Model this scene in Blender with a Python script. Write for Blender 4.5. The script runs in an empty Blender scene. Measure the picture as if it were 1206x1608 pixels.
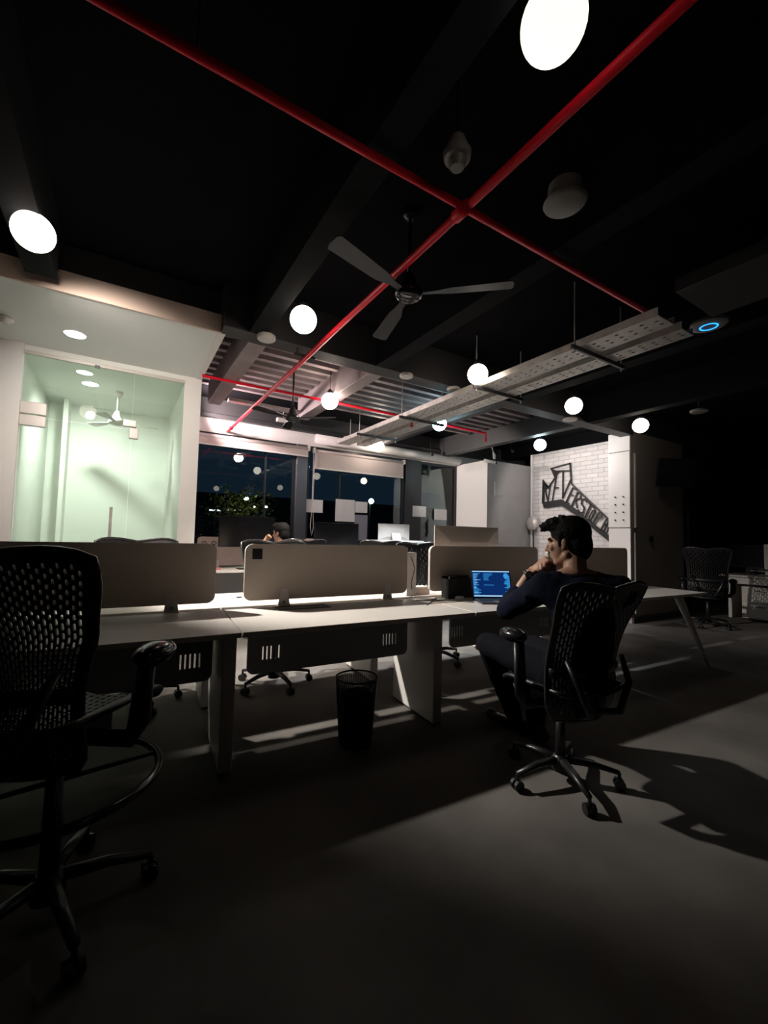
import bpy, bmesh, math, random
from mathutils import Vector, Matrix, noise
random.seed(7)
SC = bpy.context.scene
COL = SC.collection

# ------------------------------------------------------------------ camera
FPX, CX, CY = 660.7, 603.0, 804.0
PITCH, ROLL, YAW, CAMZ = .0552, .0237, .5527, 1.285
fw = Vector((math.sin(YAW), math.cos(YAW), 0)); rt = Vector((math.cos(YAW), -math.sin(YAW), 0)); up = Vector((0, 0, 1))
F = math.cos(PITCH)*fw + math.sin(PITCH)*up
u_ = -math.sin(PITCH)*fw + math.cos(PITCH)*up
R = math.cos(ROLL)*rt + math.sin(ROLL)*u_
U = -math.sin(ROLL)*rt + math.cos(ROLL)*u_
cam = bpy.data.cameras.new('camera'); camo = bpy.data.objects.new('camera', cam); COL.objects.link(camo)
m = Matrix((R, U, -F)).transposed().to_4x4(); m.translation = Vector((0, 0, CAMZ)); camo.matrix_world = m
cam.sensor_fit = 'VERTICAL'; cam.sensor_height = 24; cam.lens = FPX*24/1608; cam.clip_start = .05; cam.clip_end = 200
SC.camera = camo
# ------------------------------------------------------------------ world, view, lamps' powers
w = bpy.data.worlds.new('night'); SC.world = w; w.use_nodes = True
w.node_tree.nodes['Background'].inputs[0].default_value = (.010, .020, .035, 1)
w.node_tree.nodes['Background'].inputs[1].default_value = .8
SC.view_settings.view_transform = 'Standard'; SC.view_settings.look = 'None'
SC.view_settings.exposure = 0.0; SC.view_settings.gamma = 1; SC.view_settings.use_curve_mapping = False
SC.cycles.use_denoising = True
SC.cycles.max_bounces = 8; SC.cycles.transparent_max_bounces = 16; SC.cycles.sample_clamp_indirect = 4
WARM, COOL, PINK = (1, .86, .72), (.55, .9, 1), (1, .80, .80)
BALLS = [  # x, y, emission, colour, what to say
 (1.07, .79, 1.35, WARM, 'large glowing globe pendant cut by the top edge, nearest of all'),
 (-.50, 2.92, 4.5, WARM, 'glowing globe pendant at far left before the beige fascia'),
 (1.08, 2.98, 6.5, WARM, 'glowing globe pendant left of the red pipe below its bracket'),
 (2.91, 3.01, 6.5, WARM, 'glowing globe pendant just left of the middle of the cable trays'),
 (4.55, 3.07, 4.5, WARM, 'glowing warm globe pendant below the grey beam right of the trays'),
 (6.07, 3.07, 15, WARM, 'glowing warm globe pendant in front of the column carrying the television'),
 (2.06, 4.66, 34, WARM, 'glowing globe pendant beside the black ceiling fan near the window'),
 (3.78, 4.67, 28, COOL, 'pale blue glowing globe pendant under the cable trays'),
 (6.02, 4.70, 25, (.75, .95, 1), 'cool white glowing globe pendant at top left of the brick wall'),
 (3.87, 6.52, 26, WARM, 'small glowing globe pendant before the lowered roller blind'),
 (.72, 6.42, 12, PINK, 'glowing globe pendant between the glass room and the window'),
]
KEY = 1050.0          # soffit downlight power (W)
ROOMW = 210.0         # light inside the glass room

def ray(x, y): return (R*((x-CX)/FPX) - U*((y-CY)/FPX) + F).normalized()
def on(x, y, ax, c):
    d = ray(x, y); i = 'xyz'.index(ax); o = Vector((0, 0, CAMZ)); return o + d*((c-o[i])/d[i])

# ------------------------------------------------------------------ materials
def mat(name, col, rough=.5, metal=0, emit=None, es=0, bump=0, bscale=40, var=0, vscale=6, spec=.5, coat=0):
    m = bpy.data.materials.new(name); m.use_nodes = True; nt = m.node_tree; b = nt.nodes['Principled BSDF']
    b.inputs['Base Color'].default_value = (*col, 1); b.inputs['Roughness'].default_value = rough
    b.inputs['Metallic'].default_value = metal; b.inputs['Specular IOR Level'].default_value = spec
    b.inputs['Coat Weight'].default_value = coat
    if emit: b.inputs['Emission Color'].default_value = (*emit, 1); b.inputs['Emission Strength'].default_value = es
    tc = nt.nodes.new('ShaderNodeTexCoord')
    if var:
        n = nt.nodes.new('ShaderNodeTexNoise'); n.inputs['Scale'].default_value = vscale; n.inputs['Detail'].default_value = 6
        r = nt.nodes.new('ShaderNodeMix'); r.data_type = 'RGBA'; r.blend_type = 'MULTIPLY'; r.inputs[0].default_value = 1
        rp = nt.nodes.new('ShaderNodeValToRGB'); rp.color_ramp.elements[0].position = .3; rp.color_ramp.elements[1].position = .7
        rp.color_ramp.elements[0].color = (1-var, 1-var, 1-var, 1); rp.color_ramp.elements[1].color = (1, 1, 1, 1)
        nt.links.new(tc.outputs['Object'], n.inputs[0]); nt.links.new(n.outputs['Fac'], rp.inputs[0])
        r.inputs[6].default_value = (*col, 1); nt.links.new(rp.outputs[0], r.inputs[7]); nt.links.new(r.outputs[2], b.inputs['Base Color'])
    if bump:
        n = nt.nodes.new('ShaderNodeTexNoise'); n.inputs['Scale'].default_value = bscale; n.inputs['Detail'].default_value = 4
        bp = nt.nodes.new('ShaderNodeBump'); bp.inputs['Strength'].default_value = bump; bp.inputs['Distance'].default_value = .01
        nt.links.new(tc.outputs['Object'], n.inputs[0]); nt.links.new(n.outputs['Fac'], bp.inputs['Height']); nt.links.new(bp.outputs[0], b.inputs['Normal'])
    return m
def glassmat(name, tint, refl, ior=1.5):
    m = bpy.data.materials.new(name); m.use_nodes = True; nt = m.node_tree; nt.nodes.remove(nt.nodes['Principled BSDF'])
    o = nt.nodes['Material Output']; t = nt.nodes.new('ShaderNodeBsdfTransparent'); t.inputs[0].default_value = (*tint, 1)
    g = nt.nodes.new('ShaderNodeBsdfGlossy'); g.inputs['Roughness'].default_value = .0; g.inputs[0].default_value = (refl, refl, refl, 1)
    f = nt.nodes.new('ShaderNodeFresnel'); f.inputs[0].default_value = ior; x = nt.nodes.new('ShaderNodeMixShader')
    nt.links.new(f.outputs[0], x.inputs[0]); nt.links.new(t.outputs[0], x.inputs[1]); nt.links.new(g.outputs[0], x.inputs[2]); nt.links.new(x.outputs[0], o.inputs[0])
    return m
def brickmat():
    m = mat('painted_brick', (.78, .74, .72), .55); nt = m.node_tree; b = nt.nodes['Principled BSDF']
    tc = nt.nodes.new('ShaderNodeTexCoord'); sp = nt.nodes.new('ShaderNodeSeparateXYZ'); cb = nt.nodes.new('ShaderNodeCombineXYZ')
    br = nt.nodes.new('ShaderNodeTexBrick')
    nt.links.new(tc.outputs['Object'], sp.inputs[0]); nt.links.new(sp.outputs['Y'], cb.inputs['X']); nt.links.new(sp.outputs['Z'], cb.inputs['Y'])
    nt.links.new(cb.outputs[0], br.inputs['Vector'])
    br.inputs['Color1'].default_value = (.80, .77, .75, 1); br.inputs['Color2'].default_value = (.70, .67, .66, 1); br.inputs['Mortar'].default_value = (.56, .54, .53, 1)
    br.inputs['Scale'].default_value = 1; br.inputs['Brick Width'].default_value = .24; br.inputs['Row Height'].default_value = .085; br.inputs['Mortar Size'].default_value = .006
    br.inputs['Mortar Smooth'].default_value = .3
    nt.links.new(br.outputs['Color'], b.inputs['Base Color'])
    bp = nt.nodes.new('ShaderNodeBump'); bp.invert = True; bp.inputs['Strength'].default_value = .8; bp.inputs['Distance'].default_value = .01
    nt.links.new(br.outputs['Fac'], bp.inputs['Height']); nt.links.new(bp.outputs[0], b.inputs['Normal'])
    return m
M = dict(
 floor=mat('polished_concrete', (.165, .154, .144), .6, spec=.03, var=.35, vscale=2.2, bump=.15, bscale=9),
 black=mat('black_ceiling_paint', (.005, .005, .006), .9, bump=.4, bscale=12, spec=.05),
 darkwall=mat('dark_wall_paint', (.03, .03, .036), .7, bump=.1),
 beam=mat('dark_grey_beam_paint', (.035, .034, .036), .55, bump=.1),
 beamshade=mat('shaded_beam_paint', (.010, .011, .013), .8, bump=.1, spec=.08),  # beam paint darkened for the dim front ribs, shade put into the colour
 deck=mat('galvanised_deck', (.38, .32, .33), .5, .3, var=.4, vscale=3),
 white=mat('white_wall_paint', (.80, .78, .76), .6, bump=.05),
 greyw=mat('grey_wall_tone', (.36, .345, .335), .6, bump=.06, var=.1),
 stub=mat('taupe_wall_paint', (.30, .27, .25), .6, bump=.06),
 room=mat('glass_room_wall_paint', (.78, .80, .75), .6),
 soffit=mat('soffit_paint', (.80, .83, .82), .6),
 desk=mat('white_laminate', (.72, .68, .64), .35),
 deskedge=mat('white_desk_steel', (.72, .69, .67), .4),
 panelgrey=mat('grey_steel_panel', (.55, .55, .57), .5),
 fabric=mat('taupe_screen_fabric', (.58, .49, .415), .85, bump=.3, bscale=300),
 pink=mat('pale_screen_fabric', (.62, .50, .47), .85, bump=.2, bscale=200),
 trimw=mat('pale_edge_trim', (.75, .72, .68), .4),
 blk=mat('black_plastic', (.010, .010, .012), .38),
 blkgloss=mat('gloss_black_plastic', (.012, .013, .016), .18, spec=.6),
 mesh=mat('black_chair_shell', (.009, .009, .010), .45),
 rim=mat('graphite_chair_rim', (.03, .03, .032), .25),
 steel=mat('galvanised_steel', (.80, .77, .73), .4, .35, var=.3, vscale=14),
 dsteel=mat('dark_steel', (.10, .10, .105), .4, .7),
 red=mat('red_pipe_paint', (.72, .010, .028), .36, spec=.14),
 plast=mat('white_plastic', (.62, .59, .56), .4),
 plastg=mat('grey_plastic', (.22, .21, .20), .45),
 alu=mat('silver_aluminium', (.62, .58, .55), .35, .25),
 blind=mat('roller_blind_fabric', (.58, .50, .48), .8, bump=.1, bscale=200),
 frame=mat('dark_window_frame', (.020, .023, .028), .4),
 frameg=mat('grey_window_frame', (.12, .13, .15), .35, .4),
 wglass=glassmat('window_glass', (.75, .85, .85), .9, 1.55),
 rglass=glassmat('room_glass', (.90, .95, .91), .9, 1.45),
 paper=mat('paper_sheet', (.62, .61, .62), .8),
 paperg=mat('grey_board', (.22, .22, .27), .8),
 beige=mat('beige_panel', (.20, .18, .14), .7),
 brick=brickmat(),
 art=mat('black_metal_sign', (.008, .008, .010), .4),
 skin=mat('brown_skin', (.42, .235, .16), .5, bump=.05, bscale=80),
 hair=mat('black_hair', (.006, .005, .005), .75, bump=.8, bscale=60, spec=.2),
 shirt=mat('navy_shirt', (.005, .0075, .019), .9, spec=.1, bump=.25, bscale=60),
 trouser=mat('black_trousers', (.006, .006, .009), .9, spec=.08, bump=.2, bscale=50),
 shoe=mat('black_shoe_leather', (.006, .006, .007), .35),
 leaf=mat('dark_green_leaf', (.02, .05, .015), .5),
 leafy=mat('yellow_green_leaf', (.14, .14, .04), .5),
 bark=mat('bark', (.05, .04, .03), .9),
 outside=mat('night_facade', (.05, .06, .065), .8, var=.4),
 asphalt=mat('asphalt', (.03, .035, .035), .9),
 lampon=mat('lit_downlight', (1, 1, 1), .5, emit=(.92, 1, .97), es=30),
 street=mat('lit_street_lamp', (1, 1, 1), .5, emit=(.8, .95, 1), es=25),
 strip=mat('lit_strip', (1, 1, 1), .5, emit=(.9, .95, 1), es=3),
 bluering=mat('lit_blue_ring', (0, .1, .3), .5, emit=(.02, .30, .95), es=2.2),
 amber=mat('brown_plastic', (.20, .10, .06), .5),
 cable=mat('grey_cable', (.16, .16, .16), .5),
)

# ------------------------------------------------------------------ mesh helpers
class MB:
    def __init__(s): s.b = bmesh.new()
    def box(s, x0, x1, y0, y1, z0, z1, bev=0, M4=None):
        g = bmesh.ops.create_cube(s.b, size=1)['verts']
        T = Matrix.Translation(((x0+x1)/2, (y0+y1)/2, (z0+z1)/2)) @ Matrix.Diagonal((abs(x1-x0), abs(y1-y0), abs(z1-z0), 1))
        bmesh.ops.transform(s.b, matrix=T, verts=g)
        if bev:
            es = list({e for v in g for e in v.link_edges})
            r = bmesh.ops.bevel(s.b, geom=es, offset=bev, segments=3, affect='EDGES', profile=.5)
            g = list({v for f in r['faces'] for v in f.verts} | {v for v in g if v.is_valid})
        if M4: bmesh.ops.transform(s.b, matrix=M4, verts=[v for v in g if v.is_valid])
        return s
    def sphere(s, c, r, seg=24, rings=14, sc=(1, 1, 1), rot=None):
        g = bmesh.ops.create_uvsphere(s.b, u_segments=seg, v_segments=rings, radius=r)['verts']
        T = Matrix.Translation(c) @ (rot.to_4x4() if rot else Matrix.Identity(4)) @ Matrix.Diagonal((*sc, 1))
        bmesh.ops.transform(s.b, matrix=T, verts=g); return s
    def tube(s, pts, r, seg=10, closed=False, flat=None, cap=True):
        pts = [Vector(p) for p in pts]; n = len(pts); rs = r if isinstance(r, (list, tuple)) else [r]*n
        rings = []; prev = None
        for i, p in enumerate(pts):
            a = pts[i-1] if (i > 0 or closed) else p; b = pts[(i+1) % n] if (i < n-1 or closed) else p
            t = (b-a).normalized()
            if prev is None:
                h = Vector((0, 0, 1)) if abs(t.z) < .9 else Vector((1, 0, 0)); nx = t.cross(h).normalized()
            else:
                nx = (prev - t*prev.dot(t)).normalized()
            prev = nx; ny = t.cross(nx)
            fl = flat or 1
            rings.append([s.b.verts.new(p + nx*math.cos(2*math.pi*k/seg)*rs[i] + ny*math.sin(2*math.pi*k/seg)*rs[i]*fl) for k in range(seg)])
        for i in range(n if closed else n-1):
            A, B = rings[i], rings[(i+1) % n]
            for k in range(seg): s.b.faces.new((A[k], A[(k+1) % seg], B[(k+1) % seg], B[k]))
        if cap and not closed: s.b.faces.new(rings[0][::-1]); s.b.faces.new(rings[-1])
        return s
    def lathe(s, prof, c=(0, 0, 0), seg=32, axis=None, cap=True):
        rings = []; T = Matrix.Translation(c) @ (axis.to_4x4() if axis else Matrix.Identity(4))
        for r, z in prof: rings.append([s.b.verts.new(T @ Vector((r*math.cos(2*math.pi*k/seg), r*math.sin(2*math.pi*k/seg), z))) for k in range(seg)])
        for A, B in zip(rings, rings[1:]):
            for k in range(seg): s.b.faces.new((A[k], A[(k+1) % seg], B[(k+1) % seg], B[k]))
        if cap: s.b.faces.new(rings[0][::-1]); s.b.faces.new(rings[-1])
        return s
    def prism(s, poly, vec):
        a = [s.b.verts.new(p) for p in poly]; b = [s.b.verts.new(Vector(p)+Vector(vec)) for p in poly]; n = len(a)
        s.b.faces.new(a[::-1]); s.b.faces.new(b)
        for i in range(n): s.b.faces.new((a[i], a[(i+1) % n], b[(i+1) % n], b[i]))
        return s
    def quad(s, *p): s.b.faces.new([s.b.verts.new(q) for q in p]); return s
    def build(s, name, m, parent=None, smooth=False, recalc=True):
        if recalc: bmesh.ops.recalc_face_normals(s.b, faces=s.b.faces[:])
        me = bpy.data.meshes.new(name); s.b.to_mesh(me); s.b.free()
        if smooth: me.shade_smooth() if smooth is True else me.set_sharp_from_angle(angle=smooth)
        if smooth and smooth is not True:
            pass
        return link(name, me, m, parent)
def link(name, me, m, parent=None):
    if m is not None:
        me.materials.clear()
        for q in (m if isinstance(m, (list, tuple)) else [m]): me.materials.append(M[q] if isinstance(q, str) else q)
    o = bpy.data.objects.new(name, me); COL.objects.link(o)
    if parent: o.parent = parent
    return o
def thing(name, label, cat, loc=(0, 0, 0), rz=0, group=None, frame=None):
    o = bpy.data.objects.new(name, None); o.empty_display_size = .1; COL.objects.link(o); o.location = loc; o.rotation_euler = (0, 0, rz)
    return tag(o, label, cat, group)
def tag(o, label, cat, group=None):
    o['label'] = label; o['category'] = cat
    if group: o['group'] = group
    return o
def struct(o): o['kind'] = 'structure'; return o
def copytree(o, parent=None, done=None):
    c = o.copy(); COL.objects.link(c); c.parent = parent
    for ch in o.children: copytree(ch, c)
    return c
def rrect(x0, x1, z0, z1, r, n=6):
    out = []
    for cx, cz, a in ((x1-r, z1-r, 0), (x0+r, z1-r, 90), (x0+r, z0+r, 180), (x1-r, z0+r, 270)):
        for k in range(n+1):
            t = math.radians(a+90*k/n); out.append((cx+r*math.cos(t), cz+r*math.sin(t)))
    return out
def plate(outline, holes, depth, bev=0):
    """flat plate with holes, drawn in XZ, thickness along Y centred on 0"""
    cu = bpy.data.curves.new('c', 'CURVE'); cu.dimensions = '2D'; cu.fill_mode = 'BOTH'; cu.extrude = depth/2; cu.bevel_depth = bev; cu.bevel_resolution = 2
    for pl in [outline]+holes:
        sp = cu.splines.new('POLY'); sp.points.add(len(pl)-1); sp.use_cyclic_u = True
        for i, (a, b) in enumerate(pl): sp.points[i].co = (a, b, 0, 1)
    o = bpy.data.objects.new('c', cu); COL.objects.link(o); bpy.context.view_layer.update()
    me = bpy.data.meshes.new_from_object(o.evaluated_get(bpy.context.evaluated_depsgraph_get()))
    bpy.data.objects.remove(o); bpy.data.curves.remove(cu)
    me.transform(Matrix.Rotation(math.radians(90), 4, 'X')); return me
def shrink(mb, voxel, smooth, name, m, parent, extra=None):
    """fuse overlapping solids into one continuous skin"""
    bmesh.ops.recalc_face_normals(mb.b, faces=mb.b.faces[:])
    me = bpy.data.meshes.new('t'); mb.b.to_mesh(me); mb.b.free(); o = bpy.data.objects.new('t', me); COL.objects.link(o)
    a = o.modifiers.new('r', 'REMESH'); a.mode = 'VOXEL'; a.voxel_size = voxel; a.use_smooth_shade = True
    b = o.modifiers.new('s', 'SMOOTH'); b.iterations = smooth; b.factor = .5
    bpy.context.view_layer.update()
    m2 = bpy.data.meshes.new_from_object(o.evaluated_get(bpy.context.evaluated_depsgraph_get()))
    bpy.data.objects.remove(o); bpy.data.meshes.remove(me); m2.name = name; m2.shade_smooth()
    return link(name, m2, m, parent)

# ================================================================== SETTING
WY = 7.0; CZ = 3.35; BZ = 2.97
struct(MB().box(-3, 13, -7, WY+.2, -.1, 0).build('floor', 'floor'))
struct(MB().box(-3, 13, -7, WY+.2, CZ, CZ+.12).build('ceiling', 'black'))
struct(MB().box(-3.1, -3, -7, WY+.2, 0, CZ).build('wall_left', 'darkwall'))
struct(MB().box(12.9, 13, -7, WY+.2, 0, CZ).build('wall_right', 'darkwall'))
struct(MB().box(-3, 13, -7.1, -7, 0, CZ).build('wall_near', 'darkwall'))
# far wall with the window openings: white band above, sill below, solid past the column
b = MB(); b.box(.65, 6.2, WY, WY+.2, 2.84, 3.06); b.box(.65, 6.2, WY, WY+.2, 0, .35); b.box(6.2, 13, WY, WY+.2, 0, CZ); b.box(-3, .65, WY, WY+.2, 0, CZ)
struct(b.build('wall_far', 'white'))
struct(MB().box(.65, 13, WY-.10, WY+.2, 3.06, CZ).build('trim_1', 'beam'))
struct(MB().box(.65, 6.3, WY-.16, WY-.10, 3.045, 3.10).build('trim_2', 'beam'))
# column by the window, brick wall, wall stub with the TV
struct(MB().box(6.2, 7.6, 6.1, WY, 0, 2.86).build('wall_column_far', 'greyw'))  # grey stands for the column's unlit side, shade put into the colour
struct(MB().box(6.19, 6.2, 6.1, WY, 0, 2.86).build('trim_3', 'white'))  # lit side of the same column laid over in white
struct(MB().box(7.5, 7.7, 3.96, 6.1, 0, 3.11).build('wall_brick', 'brick'))
struct(MB().box(7.45, 7.7, 3.96, WY, 3.11, CZ).build('trim_4', 'black'))
struct(MB().box(6.83, 8.56, 3.61, 3.96, 0, 3.05).build('wall_stub', 'stub'))
struct(MB().box(8.56, 13, 3.8, 3.96, 0, CZ).build('wall_back_right', 'darkwall'))
struct(MB().tube([(7.46, 6.04, 0), (7.46, 6.04, 3.1)], .022).build('trim_5', 'white'))
struct(MB().box(6.83, 8.56, 3.58, 3.612, 0, .09).build('baseboard_stub', 'darkwall'))
# stub end cladding: white boards with studs
t = thing('cladding_panel', 'white studded cladding board on the lit end of the television column', 'panel', (6.83, 3.785, 0))
MB().box(-.03, -.002, -.175, .175, 1.50, 2.72, .004).build('board', 'white', t)
MB().box(-.022, -.002, -.175, .175, .08, 1.485, .004).build('board', 'white', t)
MB().box(-.022, -.002, -.175, .175, 2.735, 3.04, .004).build('board', 'white', t)
for i in range(4):
    for yy in (-.07, .06):
        MB().lathe([(.012, 0), (.012, .012), (.006, .02)], (-.03, yy, 1.62+i*.125), 12, Matrix.Rotation(math.radians(-90), 4, 'Y')).build('stud', 'dsteel', t)
t = thing('cladding_panel', 'thin pale edge boards along the shaded face of the television column', 'panel', (6.9, 3.605, 0))
MB().box(0, .035, -.03, 0, 1.50, 2.70, .003).build('board', 'alu', t)
MB().box(0, .03, -.02, 0, .15, 1.42, .003).build('board', 'alu', t)

# beams: one across, ribs running to the window
def beam(n, x0, x1, y0, y1, z0=BZ, z1=CZ, m='beam'): return struct(MB().box(x0, x1, y0, y1, z0, z1, .004).build('trim_%d' % n, m))
beam(6, .62, 6.83, 3.56, 3.76)
beam(17, -3, .62, 3.76, 3.84, 3.1)
for n, x0, x1 in ((7, -.64, -.47), (8, .82, .97), (9, 2.06, 2.22), (10, 3.95, 4.12), (11, 5.6, 5.76)): beam(n, x0, x1, -7, 3.56, BZ, CZ, 'beamshade')
beam(12, .86, 1.02, 3.76, 5.9, BZ, CZ, 'deck'); beam(13, 2.10, 2.26, 3.76, 5.9, BZ, CZ, 'deck'); beam(14, 3.98, 4.1, 3.76, 6.9); beam(15, 5.6, 5.76, 3.76, 6.9)
beam(16, 6.83, 13, 3.56, 3.76, 3.05)
# corrugated deck over the window bay
t = struct(MB().box(.65, 7.4, 3.77, 6.1, 3.335, 3.35).build('trim_18', 'black'))
for i in range(11):
    y = 3.92+i*.2
    struct(MB().box(.63, 5.55, y, y+.075, 3.25, 3.335).build('trim_%d' % (19+i), 'deck'))
# fascia + soffit over the glass room
b = MB(); b.box(-3, .62, 3.72, 3.76, 2.97, 3.12); b.box(-3, .62, 3.76, 5.0, 2.97, 3.0); struct(b.build('trim_30', 'soffit'))
struct(MB().box(-3, .625, 3.70, 3.72, 2.965, 3.12).build('trim_31', mat('warm_fascia_paint', (.66, .52, .44), .6)))
struct(MB().box(.60, .66, 3.72, 5.16, 2.965, 3.115).build('trim_32', 'white'))
# glass room shell
struct(MB().box(.49, .66, 5.0, WY, 0, 2.97).build('wall_glass_room_right', 'white'))
struct(MB().box(-1.04, -.86, 4.96, 5.14, 0, 2.97).build('trim_33', 'white'))
struct(MB().box(-.98, -.9, 5.14, WY, 0, 2.97).build('wall_glass_room_left', 'room'))
struct(MB().box(-.9, .49, 6.9, 6.98, 0, 2.97).build('wall_glass_room_far', 'room'))
struct(MB().box(-.9, .49, 5.0, 6.98, 2.92, 2.97).build('trim_34', 'room'))
struct(MB().box(-.72, -.67, 6.6, 6.9, 0, 2.92).build('trim_35', 'room'))
struct(MB().box(-3, -1.04, 5.0, 5.1, 0, 2.97).build('wall_glass_room_side', 'greyw'))
# its glazing: header rail, transom, door, side light
d = struct(bpy.data.objects.new('door_1', None)); COL.objects.link(d)
MB().box(-.86, .49, 4.985, 5.02, 2.885, 2.92, .004).build('header_rail', 'alu', d)
MB().box(-.855, .018, 4.998, 5.008, .02, 2.30).build('door_pane', 'rglass', d)
MB().box(-.855, .018, 4.998, 5.008, 2.31, 2.885).build('transom_pane', 'rglass', d)
MB().box(.024, .488, 4.998, 5.008, .02, 2.885).build('side_pane', 'rglass', d)
b = MB().box(-.86, -.67, 4.975, 5.03, 2.325, 2.44, .006); b.build('patch_fitting', 'alu', d)
MB().box(-.86, -.67, 4.975, 5.03, 2.195+.02, 2.315, .006).build('patch_fitting', 'alu', d)
MB().box(-.06, .06, 4.975, 5.03, 2.33, 2.40, .006).build('patch_fitting', 'alu', d)
MB().box(.0, .08, 4.97, 5.03, 2.21, 2.32, .006).build('patch_fitting', 'alu', d)
b = MB().tube([(-.115, 4.95, .95), (-.115, 4.95, 1.5)], .013); b.tube([(-.115, 4.95, 1.05), (-.115, 5.0, 1.05)], .009); b.tube([(-.115, 4.95, 1.42), (-.115, 5.0, 1.42)], .009); b.build('door_handle', 'steel', d)
MB().box(-.32, -.28, 4.97, 5.0, 2.87, 2.895, .003).build('rail_stop', 'dsteel', d)

# windows
def window(n, x0, x1, z0, z1, bars, fm='frame', fw_=.05):
    w_ = struct(bpy.data.objects.new('window_%d' % n, None)); COL.objects.link(w_)
    b = MB(); b.box(x0, x1, WY+.02, WY+.09, z0, z0+fw_); b.box(x0, x1, WY+.02, WY+.09, z1-fw_, z1)
    b.box(x0, x0+fw_, WY+.02, WY+.09, z0+fw_, z1-fw_); b.box(x1-fw_, x1, WY+.02, WY+.09, z0+fw_, z1-fw_)
    for x in bars: b.box(x-.012, x+.012, WY+.02, WY+.09, z0+fw_, z1-fw_)
    b.build('window_frame', fm, w_); MB().box(x0+.01, x1-.01, WY+.05, WY+.056, z0+.01, z1-.01).build('window_pane', 'wglass', w_)
window(1, .66, 2.50, .36, 2.84, (1.98,))
window(2, 2.70, 4.80, .36, 2.84, (3.36,))
window(3, 5.18, 6.18, .36, 2.84, ())
struct(MB().box(2.50, 2.70, WY-.03, WY+.1, .35, 2.84, .005).build('trim_36', 'frameg'))
struct(MB().box(4.80, 5.18, WY-.03, WY+.1, .35, 2.84, .005).build('trim_37', 'frame'))
struct(MB().box(5.18, 6.08, WY+.3, WY+.4, 2.26, 2.82, .03).build('trim_38', 'beige'))
# white duct along the wall top
o = MB().tube([(2.8, WY-.13, 2.95), (6.12, WY-.13, 2.93)], .085, 20).build('duct_pipe', 'white', None, True)
tag(o, 'round white duct running along the wall above the window', 'duct')
# roller blinds
def blind(x0, x1, z0, z1, label):
    t = thing('roller_blind', label, 'blind', ((x0+x1)/2, WY-.06, z1)); h = (x1-x0)/2
    MB().tube([(-h, 0, 0), (h, 0, 0)], .028, 14).build('roller', 'blind', t, True)
    MB().box(-h+.01, h-.01, -.004, .0, z0-z1+.02, -.01).build('blind_fabric', 'blind', t)
    MB().box(-h+.01, h-.01, -.012, .008, z0-z1, z0-z1+.025, .004).build('bottom_bar', 'trimw', t)
    for s in (-1, 1): MB().box(s*h-.015, s*h+.015, -.04, .058, -.04, .05, .003).build('bracket', 'plast', t)
    pts = [(-h-.02, -.03, 0), (-h-.02, -.03, -1.0), (-h-.04, -.03, -1.35), (-h-.01, -.03, -1.5), (-h+.02, -.03, -1.35), (-h, -.03, -1.0), (-h, -.03, 0)]
    MB().tube(pts, .004, 6).build('pull_chain', 'plast', t)
    return t
blind(.72, 2.70, 2.62, 2.77, 'pale roller blind rolled nearly up above the left window pane')
blind(2.80, 4.72, 2.43, 2.75, 'pale roller blind let down part way over the middle window pane')
# papers on the glass
for x0, x1, z0, z1, lab, mt in ((2.71, 3.03, 1.66, 1.89, 'white paper sheet on the glass by the grey window mullion', 'paper'), (3.28, 3.68, 1.52, 1.93, 'large white sheet on the glass above the right black monitor', 'paper'),
        (3.69, 3.95, 1.70, 1.91, 'white sheet on the glass overlapping above the grey board', 'paper'), (3.68, 3.96, 1.18, 1.66, 'lilac grey board standing against the glass right of the black monitor', 'paperg'),
        (4.98, 5.32, 1.68, 1.90, 'white paper sheet on the dark frame between the two right panes', 'paper'), (5.58, 5.92, 1.64, 1.87, 'white paper sheet at far right of the window beside the white column', 'paper')):
    y = WY-.005 if x0 < 4.9 else (WY-.035 if x0 < 5.1 else WY-.005)
    tag(MB().box(x0, x1, y+.020 if x0 not in (4.98,) else y, (y+.0215) if x0 not in (4.98,) else y+.002, z0, z1).build('paper_sheet' if mt == 'paper' else 'notice_board', mt), lab, 'paper' if mt == 'paper' else 'board')
# corner camera, spots, socket, TV
t = thing('security_camera', 'white bullet security camera on top corner of the white window column', 'camera', (6.17, 6.06, 2.80))
MB().tube([(-.10, .02, .03), (.10, -.10, -.01)], .035, 16).build('body', 'plast', t, True)
MB().tube([(.10, -.10, -.01), (.125, -.115, -.015)], .03, 16).build('lens', 'blkgloss', t, True)
b = MB()
for k in range(3): b.tube([(6.26+.02*k, 6.0, 2.87), (6.25+.03*k, 6.0, 2.95), (6.25-.02*k, 6.02, 3.1), (6.27+.03*k, 6.05, CZ)], .008, 6)
tag(b.build('hanging_cable', 'trimw', None, True), 'bundle of white cables hanging above the corner security camera', 'cable')
for px, py, lab in ((802, 706, 'small black spotlight above the shaded side of the window column'), (676, 711, 'small dark spotlight over the white duct by the window')):
    p = on(px, py, 'y', 6.0 if px > 700 else 6.7)
    t = thing('spotlight', lab, 'spotlight', p); MB().tube([(0, 0, .02), (.05, -.02, -.06)], .028, 14).build('lamp_head', 'blk', t, True); MB().tube([(0, 0, .02), (0, 0, CZ-p.z)], .006, 6).build('stem', 'blk', t)
t = thing('television', 'black flat television tilted down on the shaded face of the column', 'television', (7.66, 3.32, 2.42), math.radians(-32))
rx = Matrix.Rotation(math.radians(10), 4, 'X')
MB().box(-.31, .31, -.025, .02, -.23, .23, .006, rx).build('casing', 'blk', t)
MB().box(-.29, .29, -.028, -.0245, -.21, .21, 0, rx).build('screen', 'blkgloss', t)
MB().box(-.06, .06, 0.019, .330, -.05, .05, .004).build('wall_arm', 'dsteel', t)
p = on(1022, 847, 'y', 3.6)
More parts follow.
